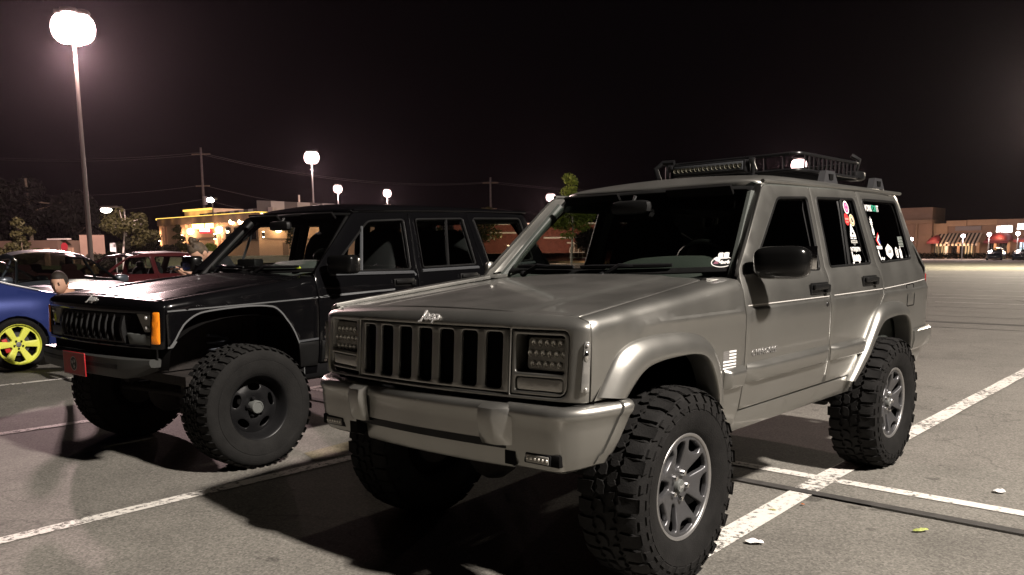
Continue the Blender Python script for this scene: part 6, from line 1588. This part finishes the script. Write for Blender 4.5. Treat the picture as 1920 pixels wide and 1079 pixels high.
# red wagon further along the row
rp = at(268, 520, 19.4)
red = empty('hatchback', (rp[0], rp[1] - .7, 0), .04, 'dark red five-door car beyond the black hood with lamplight on its roof', 'car')
TOPR = [(2.05, .20), (2.12, .45), (2.08, .66), (1.95, .78), (1.40, .90), (.95, .95), (.55, 1.20), (.20, 1.38), (-.10, 1.42), (-.80, 1.44), (-1.55, 1.40), (-1.95, 1.05), (-2.05, .95), (-2.12, .85), (-2.14, .60), (-2.08, .25)]
build_car(red, dict(top=TOPR, hw=.87, prof=PROF, wf=1.30, wr=-1.32, ar=.35, R=.315, W=.215, rr=.21, zb=.18, win=[rpoly([(.78, 1.0), (-.22, 1.0), (-.22, 1.36), (.24, 1.335)], .03), rpoly([(-.32, 1.0), (-1.08, 1.0), (-1.12, 1.36), (-.32, 1.365)], .06), rpoly([(-1.24, 1.02), (-1.78, 1.05), (-1.55, 1.34), (-1.26, 1.355)], .03)],
    cuts=[[(.90, .92), (.88, .25)], [(-.27, .98), (-.29, .25)], [(-1.18, .98), (-1.16, .7)]], handles=[(-.14, .89), (-1.0, .89)], mirror=(.70, .98), glass=K['clear'], spokes=5, seats=[(-.1, .25), (-.95, .55)], dash=.70,
    parts=[('front_bumper', 0, 3, redpaint, 0), ('hood', 3, 5, redpaint, .04), ('windshield', 5, 8, K['clear'], .03), ('roof', 8, 10, redpaint, .035), ('rear_window', 10, 11, K['clear'], .03), ('tailgate', 11, 15, redpaint, 0)]), redpaint, K['rim'])
for s in (1, -1):
    MB().sphere((2.0, s * .60, .70), (.09, .15, .07), n=12, k=8, e=.7).build('headlight', K['lens'], red); MB().box((-2.08, s * .68, .85), (.06, .16, .22), bev=.02).build('tail_lamp', K['redlens'], red)
MB().box((2.10, 0, .58), (.06, .8, .14), bev=.02).build('grille', K['trim'], red)
# dark small car at the edge of the frame beyond the coupe, and two cars before the shops
ep = at(-22, 500, 16.0)
e_ = empty('sedan', (ep[0] + .3, ep[1] - .2, 0), PI / 2 + .25, 'dark car partly cut off by the edge of the picture beside the grey-blue hatchback', 'car')
darkp = mat('black_blue_paint', (.012, .014, .02), .25, coat=.8)
SPE = dict(top=TOPS, hw=.86, prof=PROF, wf=1.33, wr=-1.36, ar=.36, R=.325, W=.22, rr=.225, zb=.18, win=[rpoly([(.72, 1.02), (-.28, 1.02), (-.26, 1.34), (.10, 1.31)], .03), rpoly([(-.36, 1.02), (-1.25, 1.04), (-1.05, 1.33), (-.34, 1.345)], .03)], cuts=[], handles=[], mirror=(.68, 1.0), glass=K['clear'], spokes=5, seats=[(-.1, .25), (-.95, .55)], dash=.70,
    parts=[('front_bumper', 0, 3, darkp, 0), ('hood', 3, 5, darkp, .045), ('windshield', 5, 8, K['clear'], .045), ('roof', 8, 10, darkp, .045), ('rear_window', 10, 12, K['clear'], .04), ('tailgate', 12, 15, darkp, 0)])
build_car(e_, SPE, darkp, K['rim'])
for k, (u, lab) in enumerate(((1868, 'dark car parked before the big red awning'), (1917, 'dark car parked under the lit window at the right edge'))):
    p = at(u, 472, 117); c = copy_tree(e_); c.location = (p[0], p[1], 0); c.rotation_euler = (0, 0, .1); c['label'] = lab; c['group'] = 'cars parked by the shops'

# ------------------------------------------------------------------ people
skin = mat('skin', (.50, .29, .20), .55); hairb = mat('dark_brown_hair', (.020, .014, .010), .6, bump=.6, bscale=120); hairl = mat('streaked_brown_hair', (.12, .085, .055), .6, c2=(.035, .024, .016), nscale=22, bump=.6, bscale=120)
def person(label, loc, yaw, J, shirt, trousers, hair, bun, head_pitch, head_yaw):
    """J: joint positions (x forward, y left). One skinned body; hair is a child."""
    t = empty('person', loc, yaw, label, 'person')
    nodes = ['pelvis', 'waist', 'chest', 'neck', 'skull', 'shL', 'elL', 'wrL', 'shR', 'elR', 'wrR', 'hipL', 'knL', 'anL', 'toL', 'hipR', 'knR', 'anR', 'toR']
    rad_ = dict(pelvis=.145, waist=.125, chest=.145, neck=.055, skull=.05, shL=.070, elL=.043, wrL=.030, shR=.070, elR=.043, wrR=.030, hipL=.095, knL=.060, anL=.042, toL=.035, hipR=.095, knR=.060, anR=.042, toR=.035)
    ed = [('pelvis', 'waist'), ('waist', 'chest'), ('chest', 'neck'), ('neck', 'skull'), ('chest', 'shL'), ('shL', 'elL'), ('elL', 'wrL'), ('chest', 'shR'), ('shR', 'elR'), ('elR', 'wrR'), ('pelvis', 'hipL'), ('hipL', 'knL'), ('knL', 'anL'), ('anL', 'toL'), ('pelvis', 'hipR'), ('hipR', 'knR'), ('knR', 'anR'), ('anR', 'toR')]
    vs = [J[n] for n in nodes]; es = [(nodes.index(a), nodes.index(b)) for a, b in ed]; rs = [rad_[n] for n in nodes]
    for sd in ('L', 'R'):       # hand: palm and five fingers from the wrist
        w_ = Vector(J['wr' + sd]); d = (w_ - Vector(J['el' + sd])).normalized(); lat = d.cross(Vector((0, 0, 1)))
        lat = lat.normalized() if lat.length > .1 else Vector((0, 1, 0)); dn = d.cross(lat).normalized()
        if dn.z > 0: dn = -dn
        vs.append(tuple(w_ + d * .075)); rs.append(.030); pi_ = len(vs) - 1; es.append((nodes.index('wr' + sd), pi_))
        for k, (o, L) in enumerate(((-.030, .060), (-.010, .075), (.010, .072), (.029, .056))):
            a = Vector(vs[pi_]) + lat * o + d * .02; m_ = a + d * L * .5 + dn * .006; e = m_ + d * L * .42 + dn * .026
            i = len(vs); vs += [tuple(a), tuple(m_), tuple(e)]; rs += [.011, .009, .008]; es += [(pi_, i), (i, i + 1), (i + 1, i + 2)]
        th_ = w_ + d * .03 + lat * (-.035 if sd == 'L' else .035); i = len(vs); vs += [tuple(th_), tuple(th_ + d * .045 + lat * (-.02 if sd == 'L' else .02) + dn * .01)]; rs += [.013, .009]; es += [(nodes.index('wr' + sd), i), (i, i + 1)]
    me = bpy.data.meshes.new('body'); me.from_pydata(vs, es, []); o = bpy.data.objects.new('body', me); col.objects.link(o)
    md = o.modifiers.new('Skin', 'SKIN'); md.use_smooth_shade = True
    for i, r in enumerate(rs): me.skin_vertices[0].data[i].radius = (r, r * (.80 if i in (0, 1, 2) else 1)); me.skin_vertices[0].data[i].use_root = (i == 0)
    sb = o.modifiers.new('Sub', 'SUBSURF'); sb.levels = 2; sb.render_levels = 2
    dg = bpy.context.evaluated_depsgraph_get(); nm = bpy.data.meshes.new_from_object(o.evaluated_get(dg)); bpy.data.objects.remove(o)
    nv = [v.co.copy() for v in nm.vertices]; nf = [tuple(p.vertices) for p in nm.polygons]
    mb = MB(); mb.add(nv, nf)
    wrs = [Vector(J['wrL']), Vector(J['wrR'])]; nk = Vector(J['neck']); pz = J['pelvis'][2] - .04
    mi = []
    for f in nf:
        c = sum((nv[i] for i in f), Vector()) / len(f)
        dk = [(c - Vector(J[n])).length for n in nodes]; near = nodes[int(np.argmin(dk))]
        if near in ('skull', 'neck') and (c - nk).dot(Vector(J['skull']) - nk) > -.02: mi.append(0)
        elif min((c - q).length for q in wrs) < .10 and near.startswith('wr'): mi.append(0)
        elif near[:3] in ('hip', 'knL', 'knR', 'anL', 'anR', 'toL', 'toR', 'pel'): mi.append(2)
        else: mi.append(1)
    mb.m = mi
    hc = Vector(J['skull']); Mh = Matrix.Rotation(head_yaw, 3, 'Z') @ Matrix.Rotation(head_pitch, 3, 'Y'); up = Mh @ Vector((.015, 0, .085)); C = hc + up
    hd = MB(); hd.sphere((0, 0, 0), (.098, .077, .118), n=24, k=16)
    pts = []
    for p in hd.v:
        x, y, z = p
        if z < -.03 and x > -.03: y *= 1 - .28 * min(1, (-z - .03) / .08); x = x * (1 + .04)
        if x > .05:
            x += .022 * math.exp(-((y / .014) ** 2 + ((z + .018) / .028) ** 2)) - .010 * math.exp(-(((abs(y) - .032) / .018) ** 2 + ((z - .012) / .014) ** 2)) + .006 * math.exp(-((y / .028) ** 2 + ((z + .062) / .010) ** 2))
        pts.append(tuple(Mh @ Vector((x, y, z)) + C))
    mb.add(pts, hd.f, 0)
    for s in (1, -1):
        mb.sphere(tuple(Mh @ Vector((-.005, s * .078, -.005)) + C), (.018, .010, .030), n=8, k=6, mi=0)
        mb.sphere(tuple(Mh @ Vector((.084, s * .031, .012)) + C), (.012, .014, .006), n=8, k=6, mi=3)
        mb.sphere(tuple(Mh @ Vector((.090, s * .031, .034)) + C), (.008, .020, .005), n=8, k=4, mi=3)
    mb.sphere(tuple(Mh @ Vector((.093, 0, -.060)) + C), (.008, .024, .005), n=8, k=4, mi=4)
    mb.build('body', [skin, shirt, trousers, hairb, mat('lips', (.36, .14, .12), .5)], t, smooth=60)
    h = MB(); hs = MB(); hs.sphere((0, 0, 0), (.108, .088, .126), n=22, k=14)
    hv = []
    for x, y, z in hs.v:
        front = x > .02 and z < .070; low = z < -.02 and x > -.05
        k = .86 if (front or low) else 1.0
        hv.append(tuple(Mh @ Vector((x * k - .006, y * k, z * k + .010)) + C))
    h.add(hv, hs.f)
    if bun:
        rr = random.Random(2)
        for _ in range(9):
            q = Mh @ Vector((-.05 + rr.uniform(-.03, .03), rr.uniform(-.03, .03), .13 + rr.uniform(-.015, .03))) + C; h.sphere(tuple(q), rr.uniform(.022, .038), n=10, k=6)
        for _ in range(10):
            a = Mh @ Vector((-.02 + rr.uniform(-.06, .06), rr.uniform(-.07, .07), .10)) + C; b2 = a + Vector((rr.uniform(-.05, .03), rr.uniform(-.05, .05), rr.uniform(.02, .07))); h.tube([a, (a + b2) / 2 + Vector((0, 0, .012)), b2], [.008, .006, .002], n=5)
    h.build('hair', hair, t, smooth=60)
    return t
dshirt = mat('black_shirt', (.014, .014, .016), .85, bump=.2, bscale=60); dtr = mat('dark_trousers', (.02, .022, .03), .85)
# man bending forward between the cars
mp = at(113, 530, 10.1)
J = dict(pelvis=(-.42, 0, .80), waist=(-.26, 0, .93), chest=(-.06, 0, .99), neck=(.09, 0, 1.00), skull=(.135, 0, 1.02), shL=(-.03, .18, .97), elL=(-.08, .24, .70), wrL=(-.02, .20, .46), shR=(-.03, -.18, .97), elR=(-.06, -.24, .70), wrR=(0, -.18, .46), hipL=(-.44, .10, .77), knL=(-.28, .14, .44), anL=(-.40, .15, .09), toL=(-.20, .18, .035), hipR=(-.44, -.10, .77), knR=(-.28, -.14, .44), anR=(-.40, -.15, .09), toR=(-.20, -.18, .035))
d_ = CAM - mp; ya = math.atan2(d_[1], d_[0])
ya -= 1.15
person('dark-haired man in a dark shirt bending down between the blue coupe and the black SUV', (mp[0] - .14 * math.cos(ya), mp[1] - .14 * math.sin(ya), 0), ya, J, dshirt, dtr, hairb, False, .25, .75)
wpn = at(369, 481, 9.9)
J = dict(pelvis=(-.24, 0, .92), waist=(-.19, 0, 1.10), chest=(-.06, 0, 1.30), neck=(.07, 0, 1.385), skull=(.14, 0, 1.365), shL=(-.05, .17, 1.32), elL=(.12, .22, 1.10), wrL=(.34, .10, 1.20), shR=(-.05, -.17, 1.32), elR=(.16, -.20, 1.10), wrR=(.40, -.06, 1.22), hipL=(-.25, .09, .86), knL=(-.16, .10, .48), anL=(-.26, .10, .09), toL=(-.06, .13, .035), hipR=(-.25, -.09, .86), knR=(-.14, -.10, .48), anR=(-.20, -.12, .09), toR=(0, -.14, .035))
d_ = CAM - wpn; ya = math.atan2(d_[1], d_[0]) - 1.25
person('woman with streaked hair in a topknot and dark top leaning beside the black hood', (wpn[0] - .22 * math.cos(ya), wpn[1] - .22 * math.sin(ya), 0), ya, J, dshirt, dtr, hairl, True, .85, .35)
# ------------------------------------------------------------------ thin night haze added to imitate the lamps' lens glare
hz = MB(); hz.box((-60, -30, 12), (300, 280, 26)); hm = bpy.data.materials.new('glare_haze'); hm.use_nodes = True; nt = hm.node_tree
for n in list(nt.nodes): nt.nodes.remove(n)
pv = nt.nodes.new('ShaderNodeVolumePrincipled'); pv.inputs['Color'].default_value = (.96, .80, .90, 1); pv.inputs['Density'].default_value = .000055; pv.inputs['Anisotropy'].default_value = .86
nt.links.new(pv.outputs[0], nt.nodes.new('ShaderNodeOutputMaterial').inputs['Volume'])
tag(hz.build('halo_haze', hm, None, smooth=0), kind='stuff')
